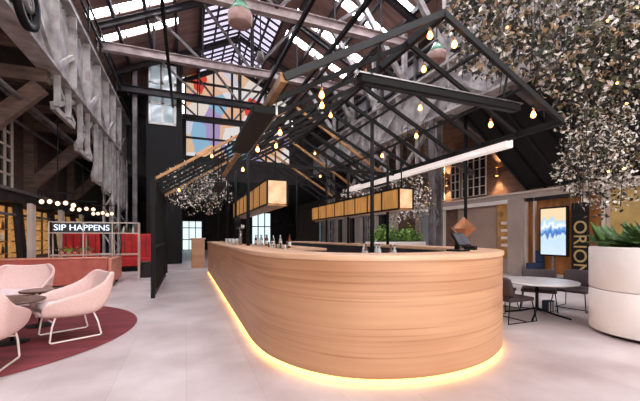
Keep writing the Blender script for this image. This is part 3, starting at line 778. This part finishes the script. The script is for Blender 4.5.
# folded cloths / trays on the right worktop
for k in range(4):
    t = tag(MB().box(2.35 + k * .33, 2.6 + k * .33, 3.12 + k * .06, 3.3 + k * .06, .90, .945).build('bar_tray', M[['white', 'bluecloth', 'chrome', 'white'][k]], bevel=.008),
        ['white bar tray on the curved steel worktop, farthest from the till', 'navy bar cloth folded on the curved steel worktop', 'steel tray on the curved worktop', 'white bar tray on the curved steel worktop, by the till'][k], 'tray')
# beer tap tower
t = thing('beer_tap', 'black beer tap tower on the walkway side of the bar', 'tap', (1.0, 6.9, 1.14))
MB().tube([(1.0, 6.9, 1.14), (1.0, 6.9, 1.5)], .035, 12).build('column', M['chrome'], t, True)
MB().bar((1.0, 6.6, 1.5), (1.0, 7.2, 1.5), .07, .07).build('manifold', M['chrome'], t, bevel=.01)
for k in range(4):
    h_ = MB().tube([(.97, 6.66 + k * .16, 1.52), (.94, 6.66 + k * .16, 1.68)], [.012, .02], 8).build('tap_handle', M['black'], t, True)
# till
t = thing('till_display', 'grey till display on a stand at the curved end of the bar', 'till', (2.86, 3.0, 1.14), math.radians(14))
mb = MB(); mb.box(-.12, .12, -.012, .012, -.085, .085); mt = Matrix.Translation((0, 0, .13)) @ Matrix.Rotation(math.radians(-34), 4, 'X')
mb.v = [tuple(mt @ Vector(v)) for v in mb.v]; mb.build('housing', M['black'], t, bevel=.006, local=True)
mb = MB(); mb.box(-.108, .108, -.016, -.012, -.073, .073); mb.v = [tuple(mt @ Vector(v)) for v in mb.v]; mb.build('screen', M['posscreen'], t, local=True)
MB().box(-.1, .1, -.05, .12, 0, .02).build('base', M['black'], t, bevel=.004, local=True)
MB().bar((0, .05, .02), (0, .03, .12), .05, .03).build('stand', M['black'], t, local=True)
t = thing('card_reader', 'small black card reader beside the till display', 'card reader', (3.3, 3.3, 1.14), .4)
MB().box(-.04, .04, -.07, .07, 0, .05).build('body', M['black'], t, bevel=.008, local=True)
MB().box(-.03, .03, -.0, .055, .05, .054).build('keypad', M['posscreen'], t, local=True)
# faceted copper lamp above the till
t = thing('faceted_lamp', 'faceted copper diamond lamp standing behind the till', 'lamp', (3.62, 3.75, 1.14))
mb = MB(); c = (3.62, 3.75, 1.42)
ring = [(c[0] + .17 * math.cos(a), c[1] + .17 * math.sin(a), c[2]) for a in [k * PI / 3 for k in range(6)]]
mb.poly(ring + [(c[0], c[1], c[2] + .17), (c[0], c[1], c[2] - .17)], [(k, (k + 1) % 6, 6) for k in range(6)] + [((k + 1) % 6, k, 7) for k in range(6)])
mb.build('shade', M['copper'], t)
MB().tube([(3.62, 3.75, 1.15), (3.62, 3.75, 1.27)], .015, 8).build('stem', M['black'], t, True)
MB().lathe([(.09, 0), (.09, .012), (.01, .02)], (3.62, 3.75, 1.14), 16).build('base', M['black'], t)

# ------------------------------------------------------------------ canopy over the bar
CX, CZ = 2.55, 3.68
EL, ER = .80, 4.40
def cz(x): return CZ - (.56 * (CX - x) if x < CX else .50 * (x - CX))
can = thing('bar_canopy', 'black steel gabled canopy frame over the curved end of the bar', 'canopy', (CX, 5.5, 0))
MB().box(CX - .03, CX + .03, 2.92, 8.2, CZ - .05, CZ + .04).build('ridge_beam', M['black'], can)
for x in (EL, ER):
    MB().box(x - .03, x + .03, 2.92, 8.2, cz(x) - .04, cz(x) + .04).build('eave_beam', M['goldwood'] if x == EL else M['black'], can)
RY = [2.92 + .62 * k for k in range(9)]
for k, y in enumerate(RY):
    w_ = .046 if k == 0 else .034
    m_ = M['blacklit'] if k in (0,) else M['black']
    MB().bar((EL, y, cz(EL)), (CX, y, CZ), w_, w_ + .02).build('rafter', m_, can)
    MB().bar((CX, y, CZ), (ER + .02, y, cz(ER)), w_, w_ + .02).build('rafter', m_, can)
for x in (1.35, 1.95, 3.15, 3.8):
    MB().bar((x, 2.92, cz(x) + .05), (x, 8.2, cz(x) + .05), .03, .03).build('purlin', M['black'], can)
for y in (6.64,): MB().bar((EL, y, 2.72), (ER, y, 2.72), .045, .06).build('tie_bar', M['black'], can)
for (x, y, r, z0) in ((1.05, 6.3, .032, 1.14), (1.05, 8.0, .028, 1.14), (3.11, 5.40, .035, 0), (3.9, 6.13, .03, 1.14), (3.9, 8.0, .03, 1.14)):
    MB().tube([(x, y, z0), (x, y, cz(x) - .02)], r, 10).build('post', M['black'], can, True)
# rear canopy: taller and wider, reaching over the walkway
ez = lambda x: 4.6 - (.635 * (CX - x) if x < CX else .60 * (x - CX))
c2 = thing('rear_canopy', 'brass-edged black canopy frame reaching over the walkway to the slatted screen', 'canopy', (CX, 11, 0))
for k in range(9):
    y = 8.3 + .68 * k
    MB().bar((-.66, y, ez(-.66)), (CX, y, ez(CX)), .045, .06).build('rafter', M['goldwood'] if k in (0, 5) else M['black'], c2)
    MB().bar((CX, y, ez(CX)), (5.4, y, ez(5.4)), .045, .07).build('rafter', M['black'] if k % 3 else M['goldwood'], c2)
MB().box(CX - .04, CX + .04, 8.25, 13.8, 4.5, 4.62).build('ridge_beam', M['black'], c2)
MB().box(-.7, -.62, 8.25, 13.8, ez(-.66) - .06, ez(-.66) + .06).build('eave_beam', M['black'], c2)
MB().box(5.36, 5.44, 8.25, 13.8, ez(5.4) - .06, ez(5.4) + .06).build('eave_beam', M['black'], c2)
for x in (.2, 1.0, 1.8, 3.4, 4.4): MB().bar((x, 8.3, ez(x) + .06), (x, 13.8, ez(x) + .06), .03, .03).build('purlin', M['black'], c2)
for (x, y) in ((1.05, 9.6), (1.05, 12.6), (3.95, 9.6), (3.95, 12.6), (-.66, 13.6)):
    MB().tube([(x, y, 0 if x < 0 else 1.14), (x, y, ez(x) - .03)], .03, 10).build('post', M['black'], c2, True)
# white linear light on the right eave
tag(MB().box(ER - .02, ER + .12, 3.7, 9.0, cz(ER) - .13, cz(ER) - .01).build('linear_light', M['ledwhite'], bevel=.01), 'long white linear light along the shops-side eave of the bar canopy', 'light')
# heaters
t = thing('radiant_heater', 'black radiant heater bar hung across the front of the bar canopy', 'heater', (2.75, 3.12, 2.9))
MB().box(1.64, 3.87, 3.06, 3.18, 2.87, 2.95).build('housing', M['black'], t, bevel=.01)
MB().box(1.62, 3.89, 3.05, 3.19, 2.95, 2.965).build('reflector_lip', M['chrome'], t)
MB().box(1.7, 3.8, 3.09, 3.15, 2.862, 2.872).build('heating_element', M['blacklit'], t)
for x in (1.78, 3.5): MB().tube([(x, 3.0, 2.96), (x, 2.94, cz(x))], .014, 6).build('hanger', M['black'], t)
t = thing('radiant_heater', 'black radiant heater panel hung along the walkway-side canopy eave', 'heater', (.72, 4.1, 2.6))
MB().box(.60, .82, 3.3, 5.0, 2.50, 2.58).build('housing', M['black'], t, bevel=.01)
MB().box(.82, .84, 3.3, 5.0, 2.50, 2.60).build('reflector_lip', M['chrome'], t)
for y in (3.5, 4.8): MB().tube([(.76, y, 2.58), (.79, y, 2.68)], .014, 6).build('hanger', M['black'], t)
t = thing('radiant_heater', 'small black radiant heater hung lower among the rear canopy rafters', 'heater', (.75, 8.6, 2.6))
MB().box(.62, .84, 8.0, 9.3, 2.45, 2.54).build('housing', M['black'], t, bevel=.01)
MB().box(.84, .86, 8.0, 9.3, 2.45, 2.56).build('reflector_lip', M['chrome'], t)
for y in (8.3, 9.0): MB().tube([(.76, y, 2.54), (.76, y, 3.4)], .012, 6).build('hanger', M['black'], t)
# festoon bulbs on the rafters
def festoon(x, y, label, zf):
    z = zf(x) - .03
    t = thing('filament_bulb', label, 'bulb', (x, y, z), 0, 'filament bulbs on the canopy')
    MB().tube([(0, 0, 0), (0, 0, -.05)], .006, 6).build('cord', M['black'], t, local=True)
    MB().lathe([(.014, -.05), (.016, -.055), (.016, -.085), (.012, -.09)], (0, 0, 0), 10).build('socket', M['copper'], t, local=True)
    MB().lathe([(.012, -.088), (.02, -.105), (.03, -.13), (.028, -.15), (.016, -.165), (.002, -.168)], (0, 0, 0), 12).build('glass_bulb', M['bulb'], t, True, local=True)
spots = [(2.42, 2.98, 'front'), (2.75, 2.98, 'front'), (3.98, 2.98, 'front'), (1.95, 3.54, 'second'), (2.78, 3.54, 'second'), (3.9, 3.54, 'second'), (1.4, 3.54, 'second'),
         (1.65, 4.16, 'third'), (3.2, 4.16, 'third'), (1.25, 4.78, 'fourth'), (3.6, 4.78, 'fourth'), (1.05, 5.40, 'fifth'), (2.3, 5.40, 'fifth'), (3.7, 6.02, 'sixth'), (1.5, 6.02, 'sixth'), (1.1, 7.26, 'eighth')]
cnt = {}
for (x, y, nm) in spots:
    side = 'walkway-side' if x < CX else 'shops-side'
    key = (nm, side); cnt[key] = cnt.get(key, 0) + 1
    more = '' if cnt[key] == 1 else ', lower one'
    festoon(x, y, 'glowing filament bulb on the %s rafter pair, %s slope%s' % (nm, side, more), cz)
for i, (x, y) in enumerate(((.55, 8.3), (-.2, 11.02), (1.3, 9.66), (3.6, 9.66), (4.3, 11.0))):
    festoon(x, y, 'glowing filament bulb on the rear canopy, %s' % ['nearest rafter', 'over the walkway', 'above the hanging amber shelf', 'above the shops-side amber shelf', 'far shops side'][i], ez)

# hanging amber shelves
def lantern(x0, x1, y0, y1, z0, z1, n, label):
    t = thing('hanging_display_shelf', label, 'hanging shelf', ((x0 + x1) / 2, (y0 + y1) / 2, z0))
    for k in range(n + 1):
        y = y0 + (y1 - y0) * k / n
        for x in (x0, x1): MB().box(x - .015, x + .015, y - .015, y + .015, z0, z1).build('mullion', M['black'], t)
        MB().bar((x0, y, z1), (x1, y, z1), .03, .03).build('cross_rail', M['black'], t)
    for x in (x0, x1):
        for z in (z0, z1): MB().box(x - .016, x + .016, y0, y1, z - .016, z + .016).build('rail', M['black'], t)
    MB().box(x0, x1, y0, y1, z0 - .02, z0).build('base_board', M['goldwood'], t)
    for k in range(n):
        a = y0 + (y1 - y0) * k / n + .02; b = y0 + (y1 - y0) * (k + 1) / n - .02
        MB().box(x0 - .004, x0 + .004, a, b, z0 + .02, z1 - .02).build('glass_panel', M['lantern'], t)
        MB().box(x1 - .004, x1 + .004, a, b, z0 + .02, z1 - .02).build('glass_panel', M['lantern'], t)
    MB().box(x0 + .02, x1 - .02, y0 - .004, y0 + .004, z0 + .02, z1 - .02).build('end_panel', M['lanternfront'], t)
    for y in (y0 + .15, y1 - .15): MB().tube([((x0 + x1) / 2, y, z1), ((x0 + x1) / 2, y, z1 + .55)], .014, 6).build('hanger_rod', M['black'], t)
lantern(1.38, 1.76, 6.2, 11.0, 1.90, 2.36, 7, 'amber lit hanging display shelf on the walkway side of the bar')
lantern(3.78, 4.10, 5.55, 10.4, 1.84, 2.24, 8, 'amber lit hanging display shelf on the shops side of the bar')

# green glass pendant lamps
def pendant(label, loc, top, k=1.0):
    t = thing('pendant_lamp', label, 'lamp', loc, 0, 'green glass pendant lamps')
    sc = lambda pr: [(a * k, b * k) for a, b in pr]
    MB().lathe(sc([(.05, .36), (.1, .32), (.2, .16), (.29, 0), (.28, 0), (.19, .15), (.09, .3)]), (0, 0, 0), 20).build('glass_shade', M['greenglass'], t, True, local=True)
    MB().lathe(sc([(.29, 0), (.30, -.09), (.285, -.24), (.25, -.27), (.01, -.27)]), (0, 0, 0), 20).build('diffuser', M['rose'], t, True, local=True)
    MB().lathe(sc([(.05, .36), (.055, .44), (.03, .48), (.01, .49)]), (0, 0, 0), 12).build('cap', M['steelmid'], t, True, local=True)
    MB().tube([(0, 0, .48 * k), (0, 0, top - loc[2])], .012, 6).build('cord', M['black'], t, local=True)
pendant('green glass pendant lamp high above the walkway', (1.34, 9.3, 7.25), 11.0, 1.1)
pendant('green glass pendant lamp behind the front canopy gable', (5.56, 6.6, 5.68), 10.1, .72)
t = thing('spotlight', 'dark spotlight fitting hung among the high trusses', 'lamp', (2.45, 12.2, 7.9))
MB().tube([(2.45, 12.1, 7.85), (2.5, 12.4, 7.7)], [.1, .16], 12).build('housing', M['steelmid'], t, True)
MB().bar((2.45, 12.1, 7.9), (2.45, 12.1, 10.5), .04, .04).build('stem', M['black'], t)

# ------------------------------------------------------------------ hanging foliage
def hanging(label, c, r, n, mix, size=.075, top=None, lights=0, droop=8):
    t = thing('hanging_foliage', label, 'foliage', (c[0], c[1], c[2]), 0, 'hanging dried foliage')
    mb = MB(); ms = [M['leafA'], M['leafB'], M['leafC'], M['leafD']]
    for i in range(n):
        while True:
            u = [random.uniform(-1, 1) for _ in range(3)]
            if sum(v * v for v in u) < 1: break
        p = [c[k] + u[k] * r[k] for k in range(3)]
        # uneven edge
        q = math.sin(p[0] * 6.1 + p[1] * 4) * math.sin(p[2] * 5.3 + 1 + p[0] * 2) * .5
        if math.sin(p[0] * 9 + p[2] * 3) * math.sin(p[1] * 8 + 2) * math.sin(p[2] * 9.5 + p[1]) > .22: continue
        if sum(v * v for v in u) > .72 + q: continue
        mb.k = random.choices((0, 1, 2, 3), mix)[0]
        mb.leaf(p, size * random.uniform(.6, 1.5))
    mb.build('leaves', ms, t)
    st = MB()
    for i in range(droop):
        a = (c[0] + random.uniform(-.8, .8) * r[0], c[1] + random.uniform(-.8, .8) * r[1])
        tz = top or c[2] + r[2] + .4
        st.tube([(a[0] * .7 + c[0] * .3, a[1] * .7 + c[1] * .3, tz), (a[0], a[1], c[2]), (a[0] + random.uniform(-.2, .2), a[1], c[2] - r[2] * .8)], .008, 5)
    st.build('stems', M['stem'], t)
    for i in range(lights):
        p = (c[0] + random.uniform(-.8, .8) * r[0], c[1] - r[1] * random.uniform(.2, .9), c[2] + random.uniform(-.8, .8) * r[2])
        MB().ball(p, .018, 6, 4).build('fairy_light', M['bulb'], t)
MIX = (5, 3, 2, 3)
hanging('pale dried foliage mass hung above the front of the canopy ridge', (4.75, 4.15, 4.6), (1.15, .6, .9), 3600, (3, 3, 2, 10), .09, lights=3, top=8.3)
hanging('tan and silver foliage mass hung high over the white planter', (6.45, 3.9, 4.6), (1.35, .8, 1.3), 7000, (4, 4, 3, 11), .085, lights=8, top=8.0)
hanging('silver foliage trailing low over the white planter', (7.25, 4.05, 2.85), (1.02, .75, 1.25), 7500, (8, 3, 2, 8), .065, lights=3, top=6.5)
hanging('dark olive foliage hung at the far upper corner above the shop screen', (8.0, 3.6, 5.1), (1.3, .8, 1.3), 4200, (2, 3, 4, 9), .10, lights=6, top=7.8)
hanging('silver foliage cloud under the rear canopy beside the walkway', (.35, 11.8, 2.9), (1.2, 1.0, .95), 4600, (6, 1, 1, 5), .07, top=3.6)
hanging('silver foliage hung behind the shops-side amber shelf', (5.6, 7.8, 2.35), (.75, .7, .75), 2200, (6, 1, 1, 4), .07, top=4.4)
hanging('small silver foliage tuft under the white linear light', (5.2, 9.6, 2.6), (.8, .6, .5), 1200, (6, 1, 1, 4), .07, top=4.2)

# ------------------------------------------------------------------ white planter and palm, right
t = thing('round_planter', 'large white round planter at the frame edge beside the low table', 'planter', (5.74, 2.6, 0))
pc = (5.74, 2.6, 0)
MB().lathe([(.6, 0), (.6, .05)], pc, 48).build('plinth', M['equip'], t, True)
for z0, z1 in ((.05, .6), (.61, 1.17)):
    o_ = MB().lathe([(.60, z0), (.68, z0), (.69, z0 + .015), (.69, z1 - .015), (.68, z1), (.60, z1), (.60, z0 + .1)], pc, 64).build('ring', M['planter'], t, True); shade_fix(o_)
MB().lathe([(.59, 1.05), (.59, 1.1), (.01, 1.11)], pc, 32).build('soil', M['soil'], t)
def frond_plant(name, label, loc, n, L_, m, par=None, spread=.5, wl=.05):
    t = thing(name, label, 'plant', loc)
    for i in range(n):
        a = random.uniform(0, 2 * PI); tilt = random.uniform(.3, 1.15); l = L_ * random.uniform(.7, 1.1)
        rr = random.uniform(0, spread)
        b = Vector((rr * math.cos(a + 1), rr * math.sin(a + 1), 0)); d = Vector((math.cos(a), math.sin(a), 0)); sd = Vector((-math.sin(a), math.cos(a), 0))
        vs_ = []; fs = []; ns = 6
        for k in range(ns):
            u = k / (ns - 1); p = b + d * (l * u * math.sin(tilt)) + Vector((0, 0, l * (u * math.cos(tilt) - .35 * u * u * math.sin(tilt))))
            w_ = wl * math.sin(PI * min(.97, .12 + u * .88)) + .003
            vs_ += [p - sd * w_ + Vector((0, 0, .015)), p, p + sd * w_ + Vector((0, 0, .015))]
        for k in range(ns - 1):
            for j in range(2): fs.append((k * 3 + j, k * 3 + j + 1, k * 3 + j + 4, k * 3 + j + 3))
        mb = MB(); mb.poly(vs_, fs); mb.build('leaf', m, t, True, local=True)
frond_plant('leafy_plant', 'dark green leafy plant growing in the large white planter', (5.74, 2.6, 1.13), 150, .5, M['leafG'], spread=.56)
# planter beyond the bar
t = thing('long_planter', 'low white planter box beyond the bar on the shops side', 'planter', (7.6, 11.6, 0))
MB().box(6.6, 8.9, 11.2, 12.0, 0, 1.12).build('trough', M['planter'], t, bevel=.02)
MB().box(6.65, 8.85, 11.25, 11.95, 1.12, 1.14).build('soil', M['soil'], t)
t = thing('low_shrub', 'lime green shrub in the low white planter beyond the bar', 'plant', (7.7, 11.6, 1.14))
mb = MB()
for i in range(1500):
    mb.k = random.choice((0, 1)); mb.leaf((7.75 + random.uniform(-1.05, 1.05), 11.6 + random.uniform(-.36, .36), 1.16 + abs(random.gauss(0, .2))), .13)
mb.build('foliage', [M['leafL'], M['leafG']], t)
st = MB()
for i in range(12): st.tube([(6.8 + i * .16, 11.6, 1.13), (6.8 + i * .16 + random.uniform(-.1, .1), 11.6, 1.4)], .008, 5)
st.build('stems', M['stem'], t)

# ------------------------------------------------------------------ low table and chairs, right
t = thing('low_table', 'low round pale grey table between bar and white planter', 'table', (5.36, 3.95, 0))
tc_ = (5.36, 3.95, 0)
MB().lathe([(.56, .555), (.58, .565), (.58, .58), (.57, .59), (.001, .59)], tc_, 48).build('tabletop', M['tablewhite'], t)
MB().tube([(5.36, 3.95, .1), (5.36, 3.95, .56)], .025, 10).build('stem', M['black'], t, True)
for k in range(4):
    a = k * PI / 2 + .5
    MB().tube([(5.36, 3.95, .14), (5.36 + .25 * math.cos(a), 3.95 + .25 * math.sin(a), .06), (5.36 + .46 * math.cos(a), 3.95 + .46 * math.sin(a), .015)], .015, 8).build('leg', M['black'], t, True)
def low_chair(label, loc, rz):
    t = thing('low_chair', label, 'chair', loc, rz, 'dark low chairs')
    MB().box(-.27, .27, -.25, .27, .32, .38).build('seat', M['chairdark'], t, bevel=.02, local=True)
    mb = MB(); vs_ = []; fs = []
    for j, (y, z) in enumerate(((-.24, .38), (-.28, .52), (-.32, .70))):
        for i in range(7):
            u = -1 + i / 3; vs_.append((.28 * u, y + .09 * u * u, z))
    for j in range(2):
        for i in range(6): fs.append((j * 7 + i, j * 7 + i + 1, (j + 1) * 7 + i + 1, (j + 1) * 7 + i))
    mb.poly(vs_, fs); mb.build('backrest', M['chairdark'], t, True, solid=.035, sub=1, local=True)
    for s in (-1, 1):
        MB().tube([(s * .24, .24, .33), (s * .28, .3, .012), (s * .28, -.3, .012), (s * .24, -.22, .34)], .009, 6).build('sled_leg', M['black'], t, local=True)
    MB().tube([(-.28, .1, .012), (.28, .1, .012)], .008, 6).build('cross_bar', M['black'], t, local=True)
    return t
lc = low_chair('dark low chair tucked against the bar side of the low table', (4.72, 3.98, 0), math.radians(-90))
dup(lc, (5.95, 4.35, 0), math.radians(125), 'dark low chair at the planter side of the low table')
dup(lc, (5.3, 4.75, 0), math.radians(185), 'dark low chair behind the low table, its back to the shops')
dup(lc, (6.55, 4.1, 0), math.radians(100), 'dark low chair half hidden behind the white planter')
t = thing('shoulder_bag', 'navy bag with pale stripes under the dark low chair', 'bag', (5.86, 4.12, 0))
MB().box(5.78, 5.96, 4.06, 4.18, 0, .2).build('body', M['bluecloth'], t, bevel=.02)
for k in range(3): MB().box(5.80 + k * .06, 5.815 + k * .06, 4.05, 4.06, .02, .18).build('stripe', M['white'], t)

# ------------------------------------------------------------------ shops, right
fx = XR
struct(MB().box(fx - .22, fx, 4.0, 29, 2.62, 2.8).build('trim_30', M['taupe']), 'taupe fascia band above the shop windows', 'trim')
struct(MB().box(fx - .3, fx, 4.0, 29, 2.8, 2.86).build('trim_31', M['taupelt']), 'pale ledge on the fascia above the shops', 'trim')
struct(MB().box(fx - .26, fx - .2, 8.95, 14.5, 2.5, 2.64).build('trim_36', M['white']), 'white lintel strip under the taupe fascia', 'trim')
struct(MB().box(fx - .1, fx, 9.65, 11.6, 0, 2.62).build('trim_32', M['taupedk']), 'plain brown-taupe panel between the shops', 'wall panel')
struct(MB().box(fx - .35, fx, 8.4, 8.95, 0, 2.62).build('trim_33', M['taupe']), 'taupe pier beside the shop with the screen', 'pier')
struct(MB().box(fx - .2, fx, 12.45, 12.65, 0, 2.62).build('trim_34', M['white']), 'slim white door post', 'trim')
dd = struct(MB().box(fx - .12, fx, 12.75, 14.0, 0, 2.5).build('door_2', M['greydoor']), 'blue-grey door in the shop wall', 'door')
MB().box(fx - .17, fx - .12, 12.85, 12.9, .9, 1.3).build('door_handle', M['chrome'], dd)
struct(MB().box(fx - .14, fx, 14.1, 14.5, 0, 2.62).build('trim_35', M['taupe']), 'taupe pier beyond the grey door', 'pier')
for i, (yc, hw) in enumerate(((12.75, .27), (11.80, .25), (10.78, .62))):
    wv = struct(MB().box(fx - .04, fx - .01, yc - hw, yc + hw, 2.98, 4.75).build('window_%d' % (70 + i), M['darkglass']), 'small-paned upper window over the shops, %s' % ['narrow one beyond the middle wall lamp', 'narrow one on the near side of the middle wall lamp', 'wide one before the last wall lamp'][i], 'window')
    f_ = MB()
    nb = 4 if hw > .5 else 2
    for k in range(nb + 1): f_.box(fx - .09, fx - .03, yc - hw + k * 2 * hw / nb - .010, yc - hw + k * 2 * hw / nb + .010, 2.98, 4.75)
    for k in range(6): f_.box(fx - .09, fx - .03, yc - hw - .02, yc + hw + .02, 2.98 + k * .354 - .010, 2.98 + k * .354 + .010)
    f_.build('window_frame', M['taupelt'], wv)
for i, yc in enumerate((13.5, 12.28, 9.6)):
    t = thing('wall_lamp', 'up-and-down wall lamp between upper windows, %s' % ['farthest along the shop wall', 'middle one', 'beside the dark lean-to roof'][i], 'lamp', (fx - .12, yc, 3.75), 0, 'wall lamps over the shops')
    MB().lathe([(.06, -.15), (.06, .15)], (fx - .12, yc, 3.75), 14).build('body', M['copper'], t, True)
    MB().box(fx - .1, fx, yc - .03, yc + .03, 3.72, 3.78).build('bracket', M['black'], t)
    for z in (-.152, .152): MB().lathe([(.05, z - .003), (.05, z + .003)], (fx - .12, yc, 3.75), 12).build('lens', M['bulb'], t)
    for dz, rx in ((.2, 0), (-.2, PI)):
        ld = bpy.data.lights.new('wall_lamp_beam', 'SPOT'); ld.energy = 110; ld.color = (1, .66, .34); ld.spot_size = 1.5; ld.spot_blend = .8; ld.shadow_soft_size = .04
        lo = bpy.data.objects.new('wall_lamp_beam', ld); C.objects.link(lo); lo.parent = t; lo.location = (-.04, 0, dz); lo.rotation_euler = (PI - rx, 0, 0)
# niche with bottle shelves
t = thing('display_niche', 'warm lit niche with white shelves beside the taupe pier', 'shelf', (fx - .1, 9.3, 0))
MB().box(fx - .04, fx, 8.95, 9.65, 0, 2.6).build('back_board', M['warmwall'], t)
for z in (.95, 1.22, 1.49, 1.76): MB().box(fx - .2, fx - .04, 9.0, 9.35, z, z + .1).build('shelf', M['white'], t)
MB().box(fx - .3, fx - .04, 8.97, 9.6, 0, .5).build('cupboard', M['taupedk'], t)
for i in range(6):
    y0 = 16.2 + i * 2.0
    t = thing('shop_bay', 'far dark glazed shop bay between pale piers, %s beyond the long planter' % ORD[i], 'shopfront', (fx - .1, y0 + .9, 0), 0, 'far shop bays')
    MB().box(fx - .3, fx - .005, y0, y0 + .75, 0, 2.6).build('pier', M['taupelt'], t)
    MB().box(fx - .06, fx - .005, y0 + .75, y0 + 2.0, 0, 2.62).build('pane', M['darkglass'], t)
    MB().box(fx - .12, fx - .005, y0 + 1.35, y0 + 1.42, 0, 2.62).build('mullion', M['steeldark'], t)
# shop with screen
shop = thing('shop_window', 'glazed shop bay with warm interior behind the bright screen', 'shopfront', (fx - .1, 7.0, 0))
MB().box(fx - .03, fx, 6.0, 8.4, .1, 2.62).build('interior_wall', mat('painted_glow_shop_interior', (176, 112, 62), (44, 30, 28), .6, 0, 1.5, stretch=(1, 1.6, .6), emit=(226, 140, 66), es=.06, detail=3), shop)  # warm highlights painted into the wall colour, plus a faint glow
for y in (8.36, 8.05, 6.55, 6.02): MB().box(fx - .22, fx - .12, y - .035, y + .035, 0, 2.62).build('mullion', M['taupelt'], shop)
MB().box(fx - .24, fx - .1, 6.0, 8.4, 0, .12).build('sill', M['taupelt'], shop)
MB().box(fx - .22, fx - .12, 6.0, 8.4, 2.5, 2.62).build('head', M['steeldark'], shop)
t = thing('display_screen', 'bright portrait screen showing a seaside picture in the shop window', 'screen', (fx - .3, 7.3, 0))
MB().box(fx - .36, fx - .28, 6.88, 7.76, .70, 2.24).build('housing', M['black'], t, bevel=.01)
MB().box(fx - .365, fx - .36, 6.93, 7.71, .75, 2.19).build('panel', M['screen'], t)
MB().box(fx - .35, fx - .3, 7.28, 7.36, .04, .72).build('stand', M['chrome'], t)
MB().box(fx - .5, fx - .14, 7.1, 7.54, 0, .04).build('base', M['black'], t)
t = thing('vertical_sign', 'dark upright shop sign with pale gold letters ORION', 'sign', (fx - .3, 6.55, 0))
MB().box(fx - .34, fx - .26, 6.34, 6.78, .0, 2.3).build('board', M['ribbed'], t)
mt = Matrix.Translation((-.06, 0, 1.08)) @ Matrix.Rotation(-PI / 2, 4, 'X') @ Matrix.Rotation(-PI / 2, 4, 'Y')
# letters read downwards: baseline along -Z, face towards -X
mt = Matrix(((0, 0, -1, -.055), (0, -1, 0, -.01), (-1, 0, 0, 1.12), (0, 0, 0, 1)))
mt = Matrix(((0, 0, -1, -.055), (0, -1, 0, 0), (-1, 0, 0, .98), (0, 0, 0, 1)))
text_parts('ORION', .5, M['gold'], t, mt, .01)
# seated furnishings glimpsed in the shop
t = thing('shop_armchair', 'navy armchair glimpsed inside the shop bay under the screen', 'chair', (fx - .3, 7.95, 0))
MB().box(fx - .55, fx - .1, 7.75, 8.1, .12, .45).build('seat', M['bluecloth'], t, bevel=.03)
MB().box(fx - .2, fx - .1, 7.75, 8.1, .45, .85).build('backrest', M['bluecloth'], t, bevel=.03)
for a in (7.8, 8.05):
    for b in (fx - .5, fx - .15): MB().box(b - .02, b + .02, a - .02, a + .02, 0, .12).build('leg', M['black'], t)
# amber windows right of the sign
for i, y0 in enumerate((4.9, 3.6)):
    wv = struct(MB().box(fx - .06, fx - .02, y0, y0 + 1.1, 1.0, 2.6).build('window_%d' % (80 + i), M['amberglass']), 'yellowish shop window above the white planter, %s' % ['beside the upright sign', 'at the frame edge'][i], 'window')
    f_ = MB()
    for y in (y0, y0 + 1.1): f_.box(fx - .2, fx, y - .07, y + .07, 0, 2.62)
    f_.box(fx - .15, fx, y0, y0 + 1.1, .9, 1.0); f_.box(fx - .12, fx, y0, y0 + 1.1, 0, .9)
    f_.build('window_frame', M['taupe'], wv)
# dark ribbed lean-to roof above that shop
t = thing('lean_to_roof', 'dark ribbed lean-to roof sloping down to the shop fascia', 'roof', (9.6, 5.6, 2.9))
xa, za, xb, zb_ = 8.1, 5.25, 10.98, 2.95
for (a, b) in ((2.0, 8.45),):
    MB().poly([(xa, a, za), (xb, a, zb_), (xb, b, zb_), (xa, b, za), (xa, a, za + .08), (xb, a, zb_ + .08), (xb, b, zb_ + .08), (xa, b, za + .08)],
              [(0, 3, 2, 1), (4, 5, 6, 7), (0, 1, 5, 4), (1, 2, 6, 5), (2, 3, 7, 6), (3, 0, 4, 7)]).build('sheeting', M['ribbed'], t)
for k in range(11):
    y = 2.1 + k * .63
    MB().bar((xa, y, za - .05), (xb, y, zb_ - .05), .05, .1).build('rib', M['black'] if k % 2 else M['blacklit'], t)
MB().box(xa - .08, xa + .08, 2.0, 8.45, za - .1, za + .1).build('head_beam', M['black'], t)
for y in (3.0, 8.3): MB().tube([(8.1, y, 0), (8.1, y, za)], .05, 10).build('post', M['black'], t, True)

# ------------------------------------------------------------------ light: daylight through the roof lights
def area(name, loc, sx, sy, e, rot=(0, 0, 0), col=(1, 1, 1)):
    l = bpy.data.lights.new(name, 'AREA'); l.shape = 'RECTANGLE'; l.size = sx; l.size_y = sy; l.energy = e; l.color = col
    o = bpy.data.objects.new(name, l); C.objects.link(o); o.location = loc; o.rotation_euler = rot; return o
